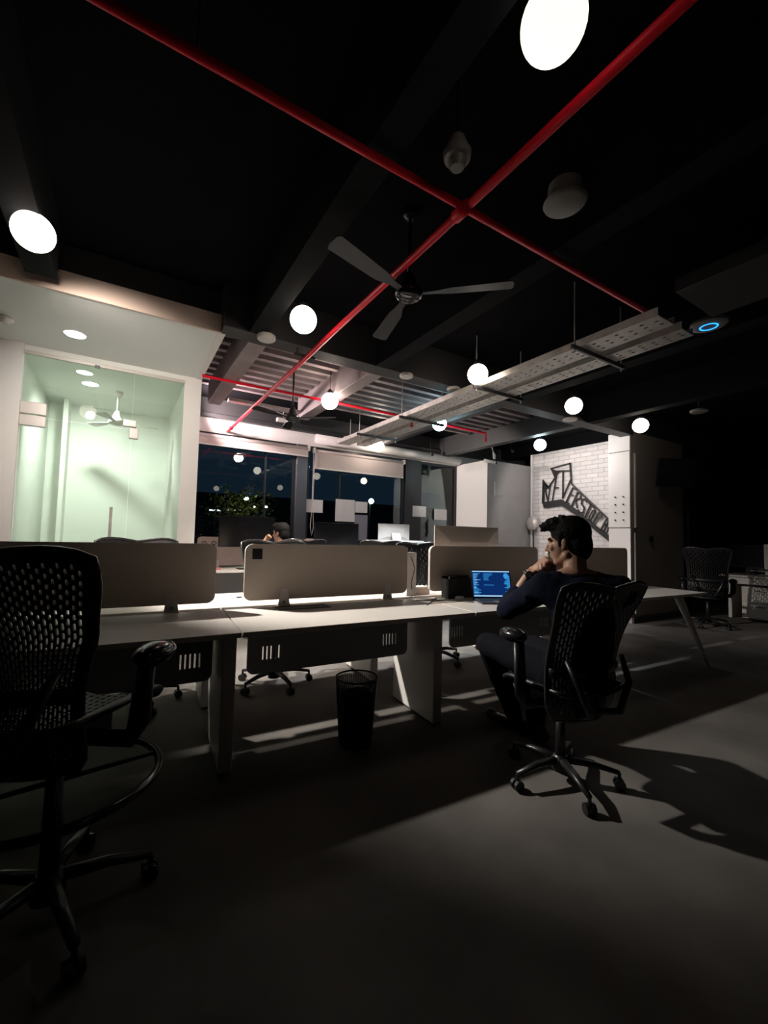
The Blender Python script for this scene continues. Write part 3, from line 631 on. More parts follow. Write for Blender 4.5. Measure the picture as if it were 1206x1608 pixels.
def make_chair(label, loc, rz, seat_z=.47, ring=False, armz=.22, k=1.0, cat='office chair', back_h=.56, group=None, name='office_chair', fine=True, back=True, flare=.105, waist=0, nn=None):
    """faces local +Y"""
    t = thing(name, label, cat, loc, rz, group)
    S = seat_z
    def W(v): return .215-waist*math.sin(math.pi*min(1, v*1.6))+.02*math.sin(v*6)+flare*max(0, (v-.35)/.65)**1.2+.02*max(0, .3-v)
    def BK(u, v):
        a = u*2-1; wv = W(v)
        if v > .8: wv *= math.sqrt(max(0.0, 1-((v-.8)/.2)**2*.20))
        if v < .15: wv *= .82+.18*math.sqrt(v/.15)
        top = .045*math.cos(a*math.pi*1.0)*-1 if False else 0
        zz = S-.09+(back_h+.07)*v + v*v*(.030*math.sin(abs(a)*math.pi*.62) - .025*(abs(a)**6))
        yy = -.235 - .03*math.sin(v*math.pi*1.1)*-1 - .12*max(0, v-.35)**1.2*1.6 + .07*a*a*(1-.3*v) + .10*max(0, .18-v)**1.0*2
        return Vector((a*wv*1.02, yy, zz))
    if back:
        perforated(BK, *(nn or ((26, 16) if fine else (18, 12))), lambda u, v: (.64-.4*abs(v-.5), .85 if .2 < v < .7 else .6), lambda u, v: abs(u-.5) > .455 or v > .955 or v < .05, 'backrest', 'mesh', t)
        edge = [BK(0, j/20) for j in range(21)]+[BK(i/16, 1) for i in range(1, 16)]+[BK(1, 1-j/20) for j in range(21)]+[BK(1-i/12, 0) for i in range(1, 12)]
        MB().tube(edge, .011, 8, True).build('backrest_rim', 'rim', t, True)
        MB().tube([BK(i/12, .36)+Vector((0, -.022, 0)) for i in range(13)], [.010]*13, 8, flat=2.6).build('lumbar_band', 'mesh', t, True)
        for s in (-1, 1):
            MB().tube([(s*.19, -.235, S+.24), (s*.17, -.30, S+.12), (s*.10, -.30, S-.02), (s*.04, -.12, S-.09)], [.014, .018, .02, .022], 10).build('back_support', 'blk', t, True)
    # seat
    def ST(u, v):
        a = u*2-1; wv = .245*(1-.10*(1-v))*(math.sqrt(max(0, 1-((v-.82)/.18)**2*.35)) if v > .82 else 1)
        return Vector((a*wv, -.23+.47*v, S+.02+.035*a*a-.05*max(0, (v-.75)/.25)**2+.02*(1-v)))
    perforated(ST, 14, 16, lambda u, v: (.4, .6), lambda u, v: abs(u-.5) > .42 or v > .9, 'seat', 'mesh', t, .012)
    e = [ST(0, j/12) for j in range(13)]+[ST(i/10, 1) for i in range(1, 10)]+[ST(1, 1-j/12) for j in range(13)]+[ST(1-i/10, 0) for i in range(1, 10)]
    MB().tube(e, .014, 8, True).build('seat_rim', 'blk', t, True)
    MB().box(-.10, .10, -.16, .14, S-.10, S-.012, .02).build('mechanism', 'blk', t)
    if back:
        for s in (-1, 1):
            am = MB().tube([(s*.11, -.02, S-.05), (s*.27, -.02, S-.045), (s*.305, -.03, S+.02), (s*.31, -.02, S+armz-.03)], [.018, .02, .024, .022], 12, flat=1.5).build('arm_post', 'blk', t, True)
            MB().sphere((s*.31, .03, S+armz), .055, 24, 14, (1, 1.75, .72)).build('arm_pad', 'blkgloss', am, True)
            am.children[0].matrix_parent_inverse = Matrix.Identity(4)
    MB().tube([(0, 0, .09), (0, 0, S-.09)], [.03, .024], 14).build('gas_column', 'blk', t, True)
    MB().lathe([(.05, .06), (.05, .12), (.035, .14)], (0, 0, 0), 20).build('hub', 'blk', t)
    for q in range(5):
        a = math.radians(90+72*q+18); c, s = math.cos(a), math.sin(a)
        lg = MB().tube([(.03*c, .03*s, .115), (.17*c, .17*s, .11), (.30*c, .30*s, .085)], [.026, .022, .016], 8, flat=.75).build('leg', 'blk', t, True)
        b = MB()
        for o_ in (-.016, .016): b.tube([(.30*c-s*o_-s*.009*(1 if o_ > 0 else -1)*-1, .30*s+c*o_+c*.009*(1 if o_ > 0 else -1)*-1, .028), (.30*c-s*o_-s*.009*(1 if o_ > 0 else -1), .30*s+c*o_+c*.009*(1 if o_ > 0 else -1), .028)], .028, 16)
        b.tube([(.30*c, .30*s, .03), (.30*c, .30*s, .085)], .009, 8); b.build('caster', 'blk', lg)
    if ring:
        MB().tube([(.31*math.cos(2*math.pi*i/48), .31*math.sin(2*math.pi*i/48), .43) for i in range(48)], .014, 10, True).build('foot_ring', 'blkgloss', t, True)
        for q in range(4):
            a = math.pi/4+q*math.pi/2; MB().tube([(.02*math.cos(a), .02*math.sin(a), .43), (.31*math.cos(a), .31*math.sin(a), .43)], .009, 8).build('ring_spoke', 'blk', t)
    t.scale = (k, k, k)
    return t
def camxy(lat, dep): v = rt*lat+fw*dep; return (v.x, v.y, 0)
make_chair('tall black mesh drafting stool with a foot ring, cut by the left edge', camxy(-1.09, 1.47), -.62, .64, True, .22, 1.0, 'office chair', .58, flare=.155, waist=.045, nn=(38, 23))
make_chair('black mesh office chair under the person in the navy shirt', camxy(.98, 2.33), -.18, .50, False, .32, .95, 'office chair', .63)
base_chair = make_chair('black mesh office chair behind the left desk screen, only its top rim showing', D(-.08, 3.64), math.pi+DA+.1, .54, False, .17, 1.0, 'office chair', .665, 'office chairs behind the middle desk row', fine=False)
def more_chair(x, y, rz, label, group=None, world=False):
    c = copytree(base_chair); c.location = (x, y, 0) if world else D(x, y); c.rotation_euler = (0, 0, rz); c['label'] = label
    if group: c['group'] = group
    return c
for o in list(base_chair.children_recursive): pass
more_chair(.95, 3.64, math.pi+DA-.12, 'black mesh office chair seen in the gap between two desk screens')
more_chair(2.60, 3.64, math.pi+DA, 'black mesh office chair behind the white monitor, its casters under the desk')
more_chair(3.60, 3.66, math.pi+DA+.2, 'black mesh office chair peeping above the screen left of the person')
more_chair(1.85, 5.15, .1, 'black mesh office chair of the person by the window', 'office chairs at the window bench', True)
more_chair(3.05, 5.0, -.5, 'black mesh office chair below the right black monitor', 'office chairs at the window bench', True)
more_chair(3.95, 5.2, .4, 'black mesh office chair in front of the standing desk', 'office chairs at the window bench', True)
more_chair(7.75, 2.95, -1.2, 'black mesh office chair in the dark by the television column', 'office chairs at the right bench', True)

# ================================================================== THINGS ON THE MIDDLE DESKS
def imac(lab, loc, rz, w_, h_, body='alu', stand=.12, cat='monitor', group=None):
    """slim one-piece computer, back faces local -Y"""
    t = thing('desktop_monitor', lab, cat, loc, rz, group); z0 = stand
    b = MB().box(-w_/2, w_/2, .0, .012, z0, z0+h_, .004)
    vs = [b.b.verts.new(q) for q in ((-w_/2+.01, 0, z0+.01), (w_/2-.01, 0, z0+.01), (w_/2-.01, 0, z0+h_-.01), (-w_/2+.01, 0, z0+h_-.01), (-w_*.28, -.035, z0+h_*.22), (w_*.28, -.035, z0+h_*.22), (w_*.28, -.035, z0+h_*.70), (-w_*.28, -.035, z0+h_*.70))]
    for f in ((0, 1, 5, 4), (1, 2, 6, 5), (2, 3, 7, 6), (3, 0, 4, 7), (4, 5, 6, 7)): b.b.faces.new([vs[i] for i in f])
    b.build('casing', body, t); MB().box(-w_/2+.004, w_/2-.004, .012, .0145, z0+.07, z0+h_-.004).build('screen', 'blkgloss', t)
    MB().box(-w_*.16, w_*.16, -.0365, -.034, z0+h_*.42, z0+h_*.44).build('vent_slot', 'dsteel', t)
    b = MB().prism([(-.09, -.05, z0+h_*.45), (.09, -.05, z0+h_*.45), (.09, -.10, .0), (-.09, -.10, .0)], (0, .012, .0)); b.box(-.09, .09, -.10, .08, 0, .006)
    b.build('stand', body, t)
    return t
q = D(2.84, 3.40, DT)
imac('large silver all in one computer seen from behind, between two desk screens', q, DA, .84, .53)
def blackmon(lab, loc, rz, w_, h_, z0, grp=None):
    """screen faces local -Y"""
    t = thing('desktop_monitor', lab, 'monitor', loc, rz, grp)
    MB().box(-w_/2, w_/2, 0, .03, z0, z0+h_, .005).build('casing', 'blk', t); MB().box(-w_/2+.008, w_/2-.008, -.002, .001, z0+.012, z0+h_-.008).build('screen', 'blkgloss', t)
    b = MB().box(-.03, .03, .03, .05, 0.006, z0+h_*.4); b.box(-.12, .12, -.08, .12, 0, .008); b.build('stand', 'blk', t); return t
# laptop (open, lit editor window)
LP = D(2.62, 2.80, DT); LR = DA-.40
t = thing('laptop', 'open laptop showing a dark blue code editor before the seated person', 'laptop', LP, LR)
MB().box(-.18, .18, -.26, -.01, 0, .014, .004).build('base', 'dsteel', t)
kb = MB()
for r in range(5):
    for c in range(13): kb.box(-.155+c*.0242, -.155+c*.0242+.020, -.135+r*.022, -.135+r*.022+.018, .0142, .0160)
kb.build('keyboard', 'blk', t); MB().box(-.05, .05, -.235, -.15, .0142, .0148).build('trackpad', 'plastg', t)
tilt = Matrix.Translation((0, -.005, .012)) @ Matrix.Rotation(math.radians(-16), 4, 'X')
lid = MB().box(-.18, .18, -.003, .004, 0, .25, .002, tilt).build('lid', 'blk', t)
scr = mat('lit_screen_blue', (.0, .01, .05), .3, emit=(.002, .022, .12), es=1.0)
MB().box(-.172, .172, -.0042, -.0032, .012, .242, 0, tilt).build('screen', scr, lid)
cy_ = mat('lit_screen_cyan', (.0, .1, .2), .3, emit=(.04, .30, .70), es=1.0); wh_ = mat('lit_screen_pale', (.3, .4, .5), .3, emit=(.45, .75, .95), es=1.0)
rr = random.Random(5); b = MB(); b2 = MB()
b2.box(-.17, .17, -.0050, -.0044, .232, .240, 0, tilt); b2.box(-.165, .10, -.0050, -.0044, .016, .026, 0, tilt); b2.box(.105, .165, -.0050, -.0044, .016, .026, 0, tilt)
for i in range(17):
    z = .035+i*.0112; b.box(-.165, -.165+rr.uniform(.02, .07), -.0050, -.0044, z, z+.006, 0, tilt)
    if i % 2: b2.box(-.16, -.16+rr.uniform(.01, .04), -.0052, -.0050, z+.001, z+.004, 0, tilt)
    if rr.random() < .35: b.box(-.07, -.07+rr.uniform(.02, .10), -.0050, -.0044, z, z+.004, 0, tilt)
    if i < 15: b.box(.165-rr.uniform(.02, .055), .168, -.0050, -.0044, z, z+.0075, 0, tilt)
b.build('code_lines', cy_, lid); b2.build('menu_bars', wh_, lid)
MB().lathe([(.022, 0), (.022, .0006)], (0, 0, 0), 20).build('editor_ball', cy_, lid).matrix_local = tilt @ Matrix.Translation((.135, -.0044, .20)) @ Matrix.Rotation(math.radians(90), 4, 'X')
# black organiser + cables
t = thing('desk_organiser', 'black mesh desk organiser standing left of the open laptop', 'desk organiser', D(2.42, 3.02, DT), DA)
b = MB().box(-.15, .15, -.05, -.045, 0, .17); b.box(-.15, .15, .045, .05, 0, .19); b.box(-.15, -.145, -.045, .045, 0, .17); b.box(.145, .15, -.045, .045, 0, .17); b.box(-.145, .145, -.045, .045, 0, .006); b.build('box', 'blk', t)
MB().box(-.148, .148, -.003, .003, .006, .15).build('divider', 'blk', t)
for k, (xx, hh) in enumerate(((-.09, .185), (.02, .18))): MB().box(xx, xx+.10, .01, .03, .006, hh).build('notebook', 'dsteel', t)
t = thing('power_adapter', 'small white power adapter beside the laptop hinge', 'charger', D(2.34, 2.90, DT), .3); MB().box(-.03, .03, -.03, .03, 0, .028, .006).build('body', 'plast', t); MB().tube([(.03, 0, .014), (.06, 0, .012)], .004, 6).build('plug_tail', 'plastg', t)
pts = [D(2.12+.26*math.sin(a*.5)*.9, 2.82+.10*math.cos(a)+.02*math.sin(2.3*a), DT+.004) for a in [i*.35 for i in range(26)]]
tag(MB().tube(pts, .003, 6).build('charging_cable', 'cable', None, True), 'grey charging cable lying in loops left of the laptop', 'cable')
pts = [D(1.95+.02*i, 2.99-.05*math.sin(i*.35), DT+.004) for i in range(16)]
tag(MB().tube(pts, .0035, 6).build('charging_cable', 'blk', None, True), 'short black cable on the desk below the mesh organiser', 'cable')
t = thing('paper_tray', 'small clutter box behind the gap between the middle desk screens', 'box', D(2.20, 3.34, DT), DA); MB().box(-.09, .09, -.06, .06, 0, .05, .004).build('box', 'pink', t); MB().box(-.08, .08, -.05, .05, .05, .07, .003).build('lid', 'trimw', t)
for i, (x, lab) in enumerate(((2.77, 'small brown figure standing behind the top edge of the silver computer, left one'), (2.87, 'small brown figure standing behind the top edge of the silver computer, right one'))): pass

# ================================================================== WINDOW BENCH
t = thing('bench_desk', 'pale window bench desk at left under the black monitor', 'desk', (1.72, 6.45, 0)); MB().box(-.84, .78, -.36, .40, .715, .745, .003).build('worktop', 'desk', t)
for x in (-.80, .70): MB().box(x, x+.05, -.33, .38, 0, .714, .005).build('leg_panel', 'deskedge', t)
MB().box(-.72, .66, .20, .215, .35, .70).build('modesty_panel', 'panelgrey', t)
def pscreen(x0, x1, y, lab, z0=.78, z1=1.20):
    t = thing('desk_screen', lab, 'desk screen', ((x0+x1)/2, y, 0), 0, 'pale desk screens at the window'); h = (x1-x0)/2
    link('screen_panel', plate(rrect(-h, h, z0, z1, .05), [], .02, .003), 'pink', t)
    for s in (-.6, .6): MB().box(s*h-.03, s*h+.03, -.014, .014, .745, z0+.08, .003).build('clamp', 'trimw', t)
    return t
t = pscreen(.92, 2.30, 6.62, 'pale pink desk screen with small sketches behind the left black monitor')
b = MB()
for a in (0, .13): b.tube([(-.60+a+.035*math.cos(q*math.pi/8), -.0145, 1.10+.035*math.sin(q*math.pi/8)) for q in range(14)], .006, 5); b.box(-.62+a, -.585+a, -.017, -.012, 1.07, 1.10)
b.build('sketch_mark', 'dsteel', t)
pscreen(2.48, 3.30, 6.45, 'pale pink desk screen right of the grey window mullion')
t = thing('bench_desk', 'pale window bench desk in the middle under the right black monitor', 'desk', (2.95, 6.2, 0)); MB().box(-.42, .40, -.36, .40, .715, .745, .003).build('worktop', 'desk', t)
for x in (-.40, .34): MB().box(x, x+.05, -.33, .38, 0, .714, .005).build('leg_panel', 'deskedge', t)
blackmon('wide black monitor at left, standing on the window bench', (1.55, 6.30, .745), 0, .80, .45, .32)
blackmon('black monitor at right on the window bench under the large white sheet', (2.92, 6.15, .745), 0, .78, .42, .30)
for x, y, lab in ((1.02, 6.36, 'small red tray of odds and ends at the left end of the window bench'),):
    t = thing('tray', lab, 'tray', (x+.08, y, .745)); MB().box(-.10, .10, -.07, .07, 0, .03, .008).build('body', mat('dusty_red_plastic', (.45, .16, .14), .6), t)
    MB().sphere((-.03, 0, .04), .022, 12, 8).build('stapler', 'blk', t)
t = thing('standing_desk', 'raised standing desk with rounded top carrying the small white computer', 'desk', (3.98, 6.05, 0))
link('worktop', plate(rrect(-.48, .48, -.26, .26, .14), [], .03, .003), 'desk', t).matrix_local = Matrix.Translation((0, 0, 1.185)) @ Matrix.Rotation(math.radians(-90), 4, 'X')
for s in (-1, 1): MB().box(s*.30-.035, s*.30+.035, -.04, .04, .03, 1.168, .004).build('leg', 'deskedge', t); MB().box(s*.30-.04, s*.30+.04, -.28, .28, 0, .03, .004).build('foot', 'deskedge', t)
imac('small white all in one computer seen from behind on the standing desk', (3.98, 6.10, 1.203), 0, .64, .28, 'plast', .0)

# person by the window (mostly hidden)
def cap(b, p, q, r0, r1, seg=16):
    p, q = Vector(p), Vector(q); d = q-p; n = 5
    b.tube([p+d*(i/n) for i in range(n+1)], [r0+(r1-r0)*i/n for i in range(n+1)], seg)
    b.sphere(p, r0, seg, 10); b.sphere(q, r1, seg, 10)
def limb(b, pts, rs):
    for i in range(len(pts)-1): cap(b, pts[i], pts[i+1], rs[i], rs[i+1])

def figure(name, label, X, pose, fine=True):
    """X maps (lateral, forward, up) to world; pose = joint dictionary; one fused body, clothes as children"""
    t = thing(name, label, 'person', X((pose['pelvis'][0], pose['pelvis'][1], 0)))
    T = lambda k: X(pose[k])
    inv = Matrix.Translation(-t.location)
    def done(o): o.parent = t; o.matrix_parent_inverse = inv; return o
    hc = T('head'); fx = (X(pose['look'])-hc).normalized(); ux = Vector((0, 0, 1)) - fx*fx.z; ux = (Vector((0, 0, 1))*.97+fx*pose.get('nod', -.05)).normalized(); ux = (ux-fx*ux.dot(fx)).normalized(); sx = fx.cross(ux)   # sx = right of the face
    HR = Matrix((sx, fx, ux)).transposed()
    H = lambda a, c, d: hc + sx*a + fx*c + ux*d
    b = MB()
    b.sphere(H(0, -.015, .035), .1, 24, 16, (.76, .95, .86), HR)      # skull
    b.sphere(H(0, .035, -.03), .1, 24, 16, (.62, .60, .85), HR)       # face
    b.sphere(H(0, .055, -.09), .036, 16, 10, (1.05, .9, .8), HR)      # chin
    for s in (-1, 1):
        cap(b, H(s*.050, .0, -.065), H(s*.018, .062, -.095), .024, .020, 12)                 # jaw
        b.sphere(H(s*.038, .072, -.018), .024, 12, 8, (1, .7, .8), HR)                     # cheek
        b.sphere(H(s*.032, .083, .030), .018, 12, 8, (1.3, .5, .6), HR)                    # brow
        b.sphere(H(s*.077, -.005, -.002), .030, 14, 10, (.35, .62, 1.05), HR)              # ear
        b.sphere(H(s*.080, .006, -.028), .012, 10, 8, (.6, .8, 1), HR)
    cap(b, H(0, .090, .020), H(0, .112, -.022), .009, .014, 12)                           # nose
    b.sphere(H(-.010, .104, -.028), .009, 8, 6); b.sphere(H(.010, .104, -.028), .009, 8, 6)
    b.sphere(H(0, .092, -.055), .016, 12, 8, (1.5, .6, .45), HR); b.sphere(H(0, .090, -.068), .015, 12, 8, (1.3, .6, .5), HR)  # lips
    nk = T('neck'); cap(b, nk-Vector((0, 0, .03)), H(0, -.03, -.06), .062, .055)
    # trunk
    limb(b, [T('pelvis'), T('waist'), T('chest')], [.13, .125, .135])
    for s in ('l', 'r'):
        cap(b, T('chest'), T('sh_'+s), .12, .062); cap(b, nk-Vector((0, 0, .02)), T('sh_'+s), .062, .055)
        limb(b, [T('sh_'+s), T('el_'+s), T('wr_'+s)], [.052, .040, .0265])
        cap(b, T('pelvis'), T('hip_'+s), .12, .09); limb(b, [T('hip_'+s), T('kn_'+s), T('an_'+s)], [.082, .055, .038])
        an, to = T('an_'+s), T('to_'+s); cap(b, an-Vector((0, 0, .03)), to, .036, .025)
        # hand: palm plus five curled fingers
        wr, pc, tp = T('wr_'+s), T('pa_'+s), T('ti_'+s)
        ax = (pc-wr).normalized(); cr = (tp-pc).normalized(); sd = ax.cross(cr).normalized(); cr = sd.cross(ax).normalized()   # sd across knuckles, cr curl direction
        for k in range(4):
            o_ = (k-1.5)*.0195; kn = pc+ax*.045+sd*o_; cap(b, wr+sd*o_*.5, kn, .016, .0125, 10)
            L = (.034, .038, .036, .028)[k]
            p1 = kn+(ax*.55+cr*.85).normalized()*L; p2 = p1+(cr*.95-ax*.35).normalized()*L*.75; p3 = p2+(-ax*.95+cr*.25).normalized()*L*.55
            limb(b, [kn, p1, p2, p3], [.0115, .0100, .0092, .0082])
        th = 1 if s == 'l' else -1
        t0 = wr+ax*.02+sd*.028*th; t1 = t0+(ax*.6+sd*.45*th+cr*.5).normalized()*.04; t2 = t1+(ax*.6+cr*.8).normalized()*.032; t3 = t2+(ax*.3+cr*.9-sd*.4*th).normalized()*.024
        limb(b, [t0, t1, t2, t3], [.016, .0125, .0105, .009])
    done(shrink(b, .0055 if fine else .009, 3, 'body', 'skin', None))
    # shirt
    b = MB(); limb(b, [T('pelvis')+Vector((0, 0, .02)), T('waist'), T('chest')], [.152, .148, .150])
    for s in ('l', 'r'):
        cap(b, T('chest'), T('sh_'+s), .138, .080); cap(b, nk-Vector((0, 0, .045)), T('sh_'+s), .070, .074)
        e = T('el_'+s); sh = T('sh_'+s); wv = T('wr_'+s); cap(b, sh, e, .076, .062); cap(b, e, e+(wv-e)*(.42 if s == 'l' else .6), .062, .054)
        for k in range(3): f = .25+.25*k; b.sphere(sh+(e-sh)*f+Vector((.01*(k-1), 0, -.01)), .072, 12, 8, (1, 1, .35))
    o = shrink(b, .009 if fine else .014, 6, 'shirt', 'shirt', None)
    for v in o.data.vertices: v.co += v.normal*(.006*noise.noise(v.co*11)+.003*noise.noise(v.co*27))
    done(o)
    b = MB(); b.tube([nk+Vector((.070*math.cos(a), .066*math.sin(a), -.012+.014*math.sin(a+pose.get('cola', 1)))) for a in [i*math.pi/12 for i in range(24)]], .014, 8, True, flat=1.5)
    done(b.build('collar', 'shirt', None, True))
    b = MB(); cap(b, T('pelvis')-Vector((0, 0, .01)), T('pelvis')+Vector((0, 0, .05)), .150, .146)
    for s in ('l', 'r'): cap(b, T('pelvis'), T('hip_'+s), .14, .105); limb(b, [T('hip_'+s), T('kn_'+s), T('an_'+s)+Vector((0, 0, .02))], [.100, .072, .058])
    o = shrink(b, .011, 5, 'trousers', 'trouser', None)
    for v in o.data.vertices: v.co += v.normal*.004*noise.noise(v.co*13)
    done(o)
    for s in ('l', 'r'):
        b = MB(); an, to = T('an_'+s), T('to_'+s); d = (to-an); d.z = 0; d.normalize(); g = Vector((an.x, an.y, .048))
        cap(b, g-d*.05, g+d*.06, .045, .044); cap(b, g+d*.06, Vector((to.x, to.y, .042)), .044, .038); cap(b, g-d*.03, g-d*.02+Vector((0, 0, .05)), .044, .046)
        o = shrink(b, .009, 3, 'shoe', 'shoe', None)
        for v in o.data.vertices: v.co.z = max(v.co.z, .004)
        done(o)
    # hair: cap plus swept tufts
    b = MB(); b.sphere(H(0, -.026, .056), .1, 24, 16, (.90, 1.04, .94), HR); b.sphere(H(0, -.058, -.005), .1, 20, 12, (.80, .68, 1.0), HR)
    b.sphere(H(0, .045, .105), .07, 18, 12, (.95, .9, .55), HR)
    for sd in (-1, 1): cap(b, H(sd*.070, .012, .05), H(sd*.074, .022, -.012), .020, .008, 10)
    rr = random.Random(3)
    for i in range(90 if fine else 14):
        a = rr.uniform(-1, 1); f = rr.uniform(-.9, 1); p0 = H(.058*a, .065*f, .095+.028*(1-a*a)-.02*f*f); big = max(0, f)
        p1 = p0+sx*(.012*a)+fx*(.020+.038*big)+ux*(.020+.014*rr.random()-.01*big); cap(b, p0, p1, .017, .007, 8)
    for i in range(26 if fine else 6):
        a = rr.uniform(-.8, .8); p0 = H(.055*a, .070, .100); cap(b, p0, p0+fx*rr.uniform(.030, .052)+ux*rr.uniform(-.018, .020)+sx*.012*a, .016, .008, 8)
    o = shrink(b, .0055 if fine else .01, 2, 'hair', 'hair', None)
    done(o)
    return t, T, done
XC = lambda p: Vector((*( (rt*p[0]+fw*p[1]).xy ), p[2]))
pose = dict(pelvis=(1.03, 2.27, .585), waist=(1.04, 2.20, .77), chest=(1.03, 2.18, .955), neck=(1.015, 2.23, 1.115), head=(1.000, 2.29, 1.265), look=(.52, 2.66, 1.18), nod=-.05,
    sh_l=(.865, 2.25, 1.035), el_l=(.735, 2.50, .865), wr_l=(.862, 2.475, 1.085), pa_l=(.915, 2.455, 1.135), ti_l=(.96, 2.46, 1.11),
    sh_r=(1.215, 2.17, 1.03), el_r=(1.26, 2.42, .84), wr_r=(1.02, 2.50, 1.075), pa_r=(.962, 2.475, 1.120), ti_r=(.93, 2.44, 1.10),
    hip_l=(.94, 2.33, .555), kn_l=(.675, 2.70, .615), an_l=(.90, 2.90, .10), to_l=(.79, 3.06, .03),
    hip_r=(1.12, 2.32, .555), kn_r=(.98, 2.74, .60), an_r=(1.01, 2.78, .10), to_r=(.93, 2.95, .03))
t, T, done = figure('person', 'person in navy shirt and black trousers seated at the laptop, hands at chin', XC, pose)
wr, el = T('wr_l'), T('el_l'); d = (wr-el).normalized(); c = wr-d*.012; n1 = d.cross(Vector((0, 0, 1))).normalized(); n2 = d.cross(n1)
o = MB().tube([c+n1*.032*math.cos(k*math.pi/12)+n2*.032*math.sin(k*math.pi/12) for k in range(24)], .009, 8, True, flat=1.2).build('watch_strap', 'blk', None, True); done(o)
vw = (Vector((0, 0, CAMZ))-c).normalized(); vw = (vw-d*vw.dot(d)).normalized(); vx = (vw*.85+n1*.3).normalized()
q = vx.to_track_quat('Z', 'Y').to_matrix()
w2 = MB().lathe([(.021, 0), (.023, .004), (.021, .010), (.0005, .0105)], c+vx*.030, 24, q).build('watch_case', 'blkgloss', None, True); done(w2)
o = MB().lathe([(.016, 0), (.016, .0008)], c+vx*.0412, 24, q).build('watch_dial', 'plastg', None); done(o)

X2 = lambda p: Vector((1.72+p[0]*1.08, 5.30+p[1]*1.08, p[2]*1.10 if p[2] > .2 else p[2]))
pose2 = dict(pelvis=(0, 0, .52), waist=(0, -.02, .68), chest=(0, .0, .86), neck=(0, .03, 1.02), head=(.02, .07, 1.16), look=(-.35, .55, 1.12), nod=.0,
    sh_l=(-.17, .02, .95), el_l=(-.27, .20, .80), wr_l=(-.12, .33, 1.02), pa_l=(-.07, .34, 1.08), ti_l=(-.04, .32, 1.12),
    sh_r=(.17, .02, .95), el_r=(.25, .22, .76), wr_r=(.10, .44, .80), pa_r=(.07, .50, .80), ti_r=(.06, .54, .77),
    hip_l=(-.09, .05, .50), kn_l=(-.14, .46, .52), an_l=(-.12, .48, .10), to_l=(-.14, .64, .03), hip_r=(.09, .05, .50), kn_r=(.14, .46, .52), an_r=(.12, .48, .10), to_r=(.14, .64, .03))
figure('person', 'person with black hair by the window, one hand raised, mostly hidden by a chair', X2, pose2, False)

# ================================================================== RIGHT BENCH IN THE DARK
t = thing('bench_desk', 'white bench desk far right in the dark with a white pedestal below', 'desk', (9.0, 1.9, 0))
MB().box(0, 1.5, -1.1, 1.35, .715, .745, .003).build('worktop', 'desk', t); MB().box(.05, .09, -1.0, 1.25, .60, .71).build('support_rail', 'deskedge', t)
for y in (-1.0, 1.2): MB().box(.08, 1.4, y, y+.05, 0, .714, .005).build('leg_panel', 'deskedge', t)
t = thing('pedestal_cabinet', 'low white pedestal cabinet under the dark bench at far right', 'cabinet', (9.05, 2.70, 0))
MB().box(.0, .45, -.25, .25, .03, .56, .006).build('body', 'desk', t)
for z0, z1 in ((.05, .28), (.30, .54)):
    dr = MB().box(-.014, -.001, -.235, .235, z0, z1, .003).build('drawer', 'desk', t); MB().box(-.022, -.013, -.06, .06, z1-.05, z1-.035).build('handle', 'dsteel', dr)
b = MB(); 
t = thing('desk_screen', 'grey desk screen along the dark bench at far right', 'desk screen', (9.75, 2.0, 0), math.pi/2); link('screen_panel', plate(rrect(-1.1, 1.1, .79, 1.16, .05), [], .02), 'panelgrey', t)
for s in (-.8, .8): MB().box(s-.03, s+.03, -.014, .014, .745, .86, .003).build('clamp', 'trimw', t)
imac('pale all in one computer cut by the right edge of the picture', (9.35, 2.42, .745), math.pi/2+.1-math.pi, .60, .42, 'alu', .12)
for x, y, lab in ((9.45, 3.0, 'black monitor in the dark beside the pale computer at right'), (9.45, 1.2, 'black monitor in the dark beyond the right edge')): blackmon(lab, (x, y, .745), -math.pi/2-.1, .62, .40, .12)
t = thing('storage_bin', 'black bin on the floor before the dark bench at far right', 'bin', (8.50, 2.25, 0)); MB().lathe([(.12, 0), (.15, .42), (.14, .42), (.115, .01)], (0, 0, 0), 28).build('body', 'blk', t, math.radians(40)); MB().tube([(.15*math.cos(k*math.pi/14), .15*math.sin(k*math.pi/14), .42) for k in range(28)], .007, 6, True).build('rim', 'blk', t)

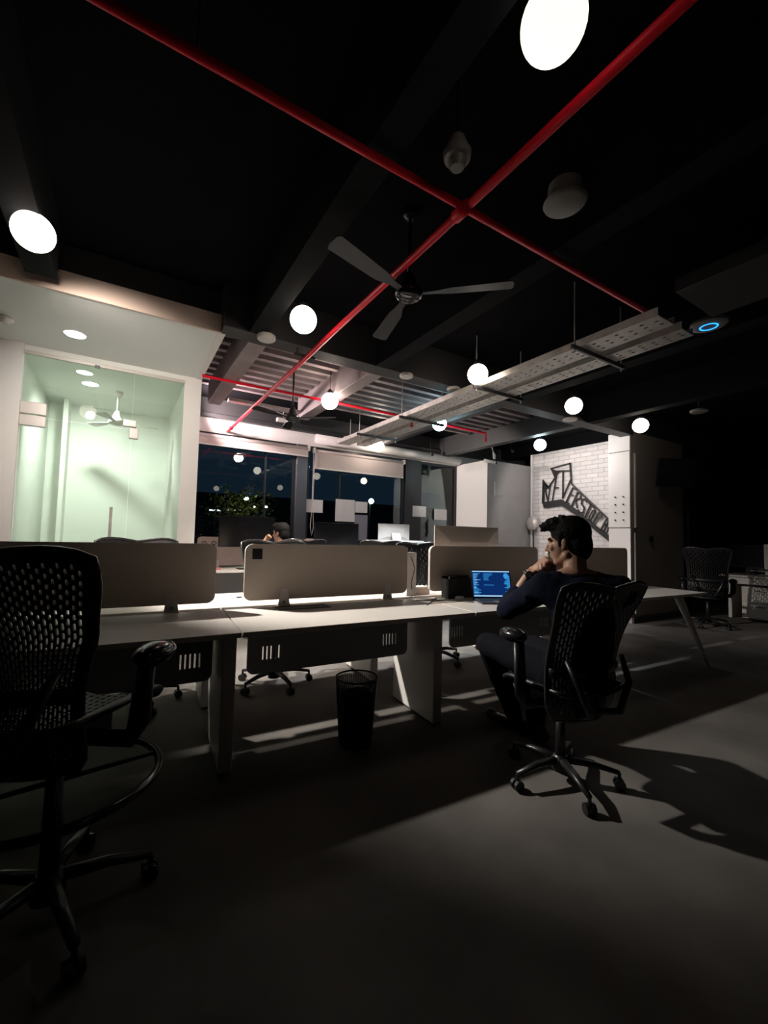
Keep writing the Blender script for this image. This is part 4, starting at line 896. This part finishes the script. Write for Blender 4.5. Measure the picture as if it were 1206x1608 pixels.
# ================================================================== OUTSIDE THE WINDOW
struct(MB().box(-8, 22, WY+.3, WY+45, -.25, -.15).build('ground', 'asphalt'))
t = thing('building', 'dim building across the street beyond the window', 'building', (9, WY+22, -.15)); MB().box(-16, 14, 0, 6, 0, 3.6).build('wall', 'outside', t); MB().box(-16, 14, -.3, 6.2, 3.6, 3.9).build('roof', 'outside', t)
for x in range(-15, 14, 3): f = MB().box(x, x+1.4, -.08, .0, 1.2, 2.6).build('window', 'frame', t); MB().box(x+.1, x+1.3, -.10, -.081, 1.3, 2.5).build('pane', 'wglass', f)
def tree(x, y, h, r, lab, lm, n):
    t = thing('tree', lab, 'tree', (x, y, -.15)); b = MB(); b.tube([(0, 0, 0), (.05, 0, h*.45), (-.04, .05, h*.8)], [.10, .07, .03], 8)
    for k in range(5): a = k*1.3; b.tube([(0, 0, h*(.4+.08*k)), (r*.5*math.cos(a), r*.5*math.sin(a), h*(.62+.06*k))], [.04, .015], 6)
    b.build('trunk', 'bark', t); rr = random.Random(int(x*10)); b = MB()
    for i in range(n):
        v = Vector((rr.gauss(0, 1), rr.gauss(0, 1), rr.gauss(0, 1))); v = v.normalized()*r*(rr.random()**.4)*(.8+.3*math.sin(5*v.x)); c = Vector((0, 0, h))+Vector((v.x, v.y, v.z*.8)); s = rr.uniform(.05, .10)
        a = Vector((rr.uniform(-1, 1), rr.uniform(-1, 1), rr.uniform(-1, 1))).normalized(); e = a.orthogonal().normalized()
        b.quad(c-a*s, c+e*s*.5, c+a*s, c-e*s*.5)
    b.build('foliage', lm, t, recalc=False)
tree(3.22, 9.5, 1.9, .36, 'dark leafy tree outside the left window pane', 'leaf', 1500)
tree(3.6, 15.5, 2.2, 1.3, 'yellow green tree lit by a street lamp outside', 'leafy', 1400)
tree(1.3, 10.5, .75, .7, 'low dark shrub outside at the left end of the window', 'leaf', 900)
for px, py, y, lab, r in ((387, 783, 17, 'bright street lamp seen through the left window pane', .09), (583, 787, 14, 'bright street lamp seen through the middle window pane', .10), (634, 800, 14, 'small distant lamp right of the bright street lamp', .05), (400, 796, 18, 'faint distant lamp left of the dark tree', .05), (418, 796, 18, 'faint distant lamp just beside the dark tree', .05)):
    p = on(px, py, 'y', WY+(y-7)); t = thing('street_lamp', lab, 'street lamp', (p.x, p.y, -.15)); MB().tube([(0, .1, 0), (0, .1, p.z+.15)], .03, 8).build('pole', 'dsteel', t); MB().sphere((0, 0, p.z+.15), r, 16, 10).build('lamp_head', 'street', t)
for px, lab in ((338, 'leftmost of three short lit strips outside the window'), (363, 'middle one of three short lit strips outside the window'), (385, 'rightmost of three short lit strips outside the window')):
    p = on(px, 801, 'y', 18); t = thing('strip_light', lab, 'strip light', (p.x, p.y, -.15)); MB().box(-.22, .22, -.03, .03, p.z+.12, p.z+.17).build('tube', 'strip', t); MB().tube([(0, .05, 0), (0, .05, p.z+.14)], .02, 6).build('post', 'dsteel', t)
sl = bpy.data.lights.new('street_light', 'POINT'); sl.energy = 22; sl.color = (1, .95, .7); sl.shadow_soft_size = .2; so = bpy.data.objects.new('street_light', sl); COL.objects.link(so); so.location = (3.4, 13.9, 2.6)
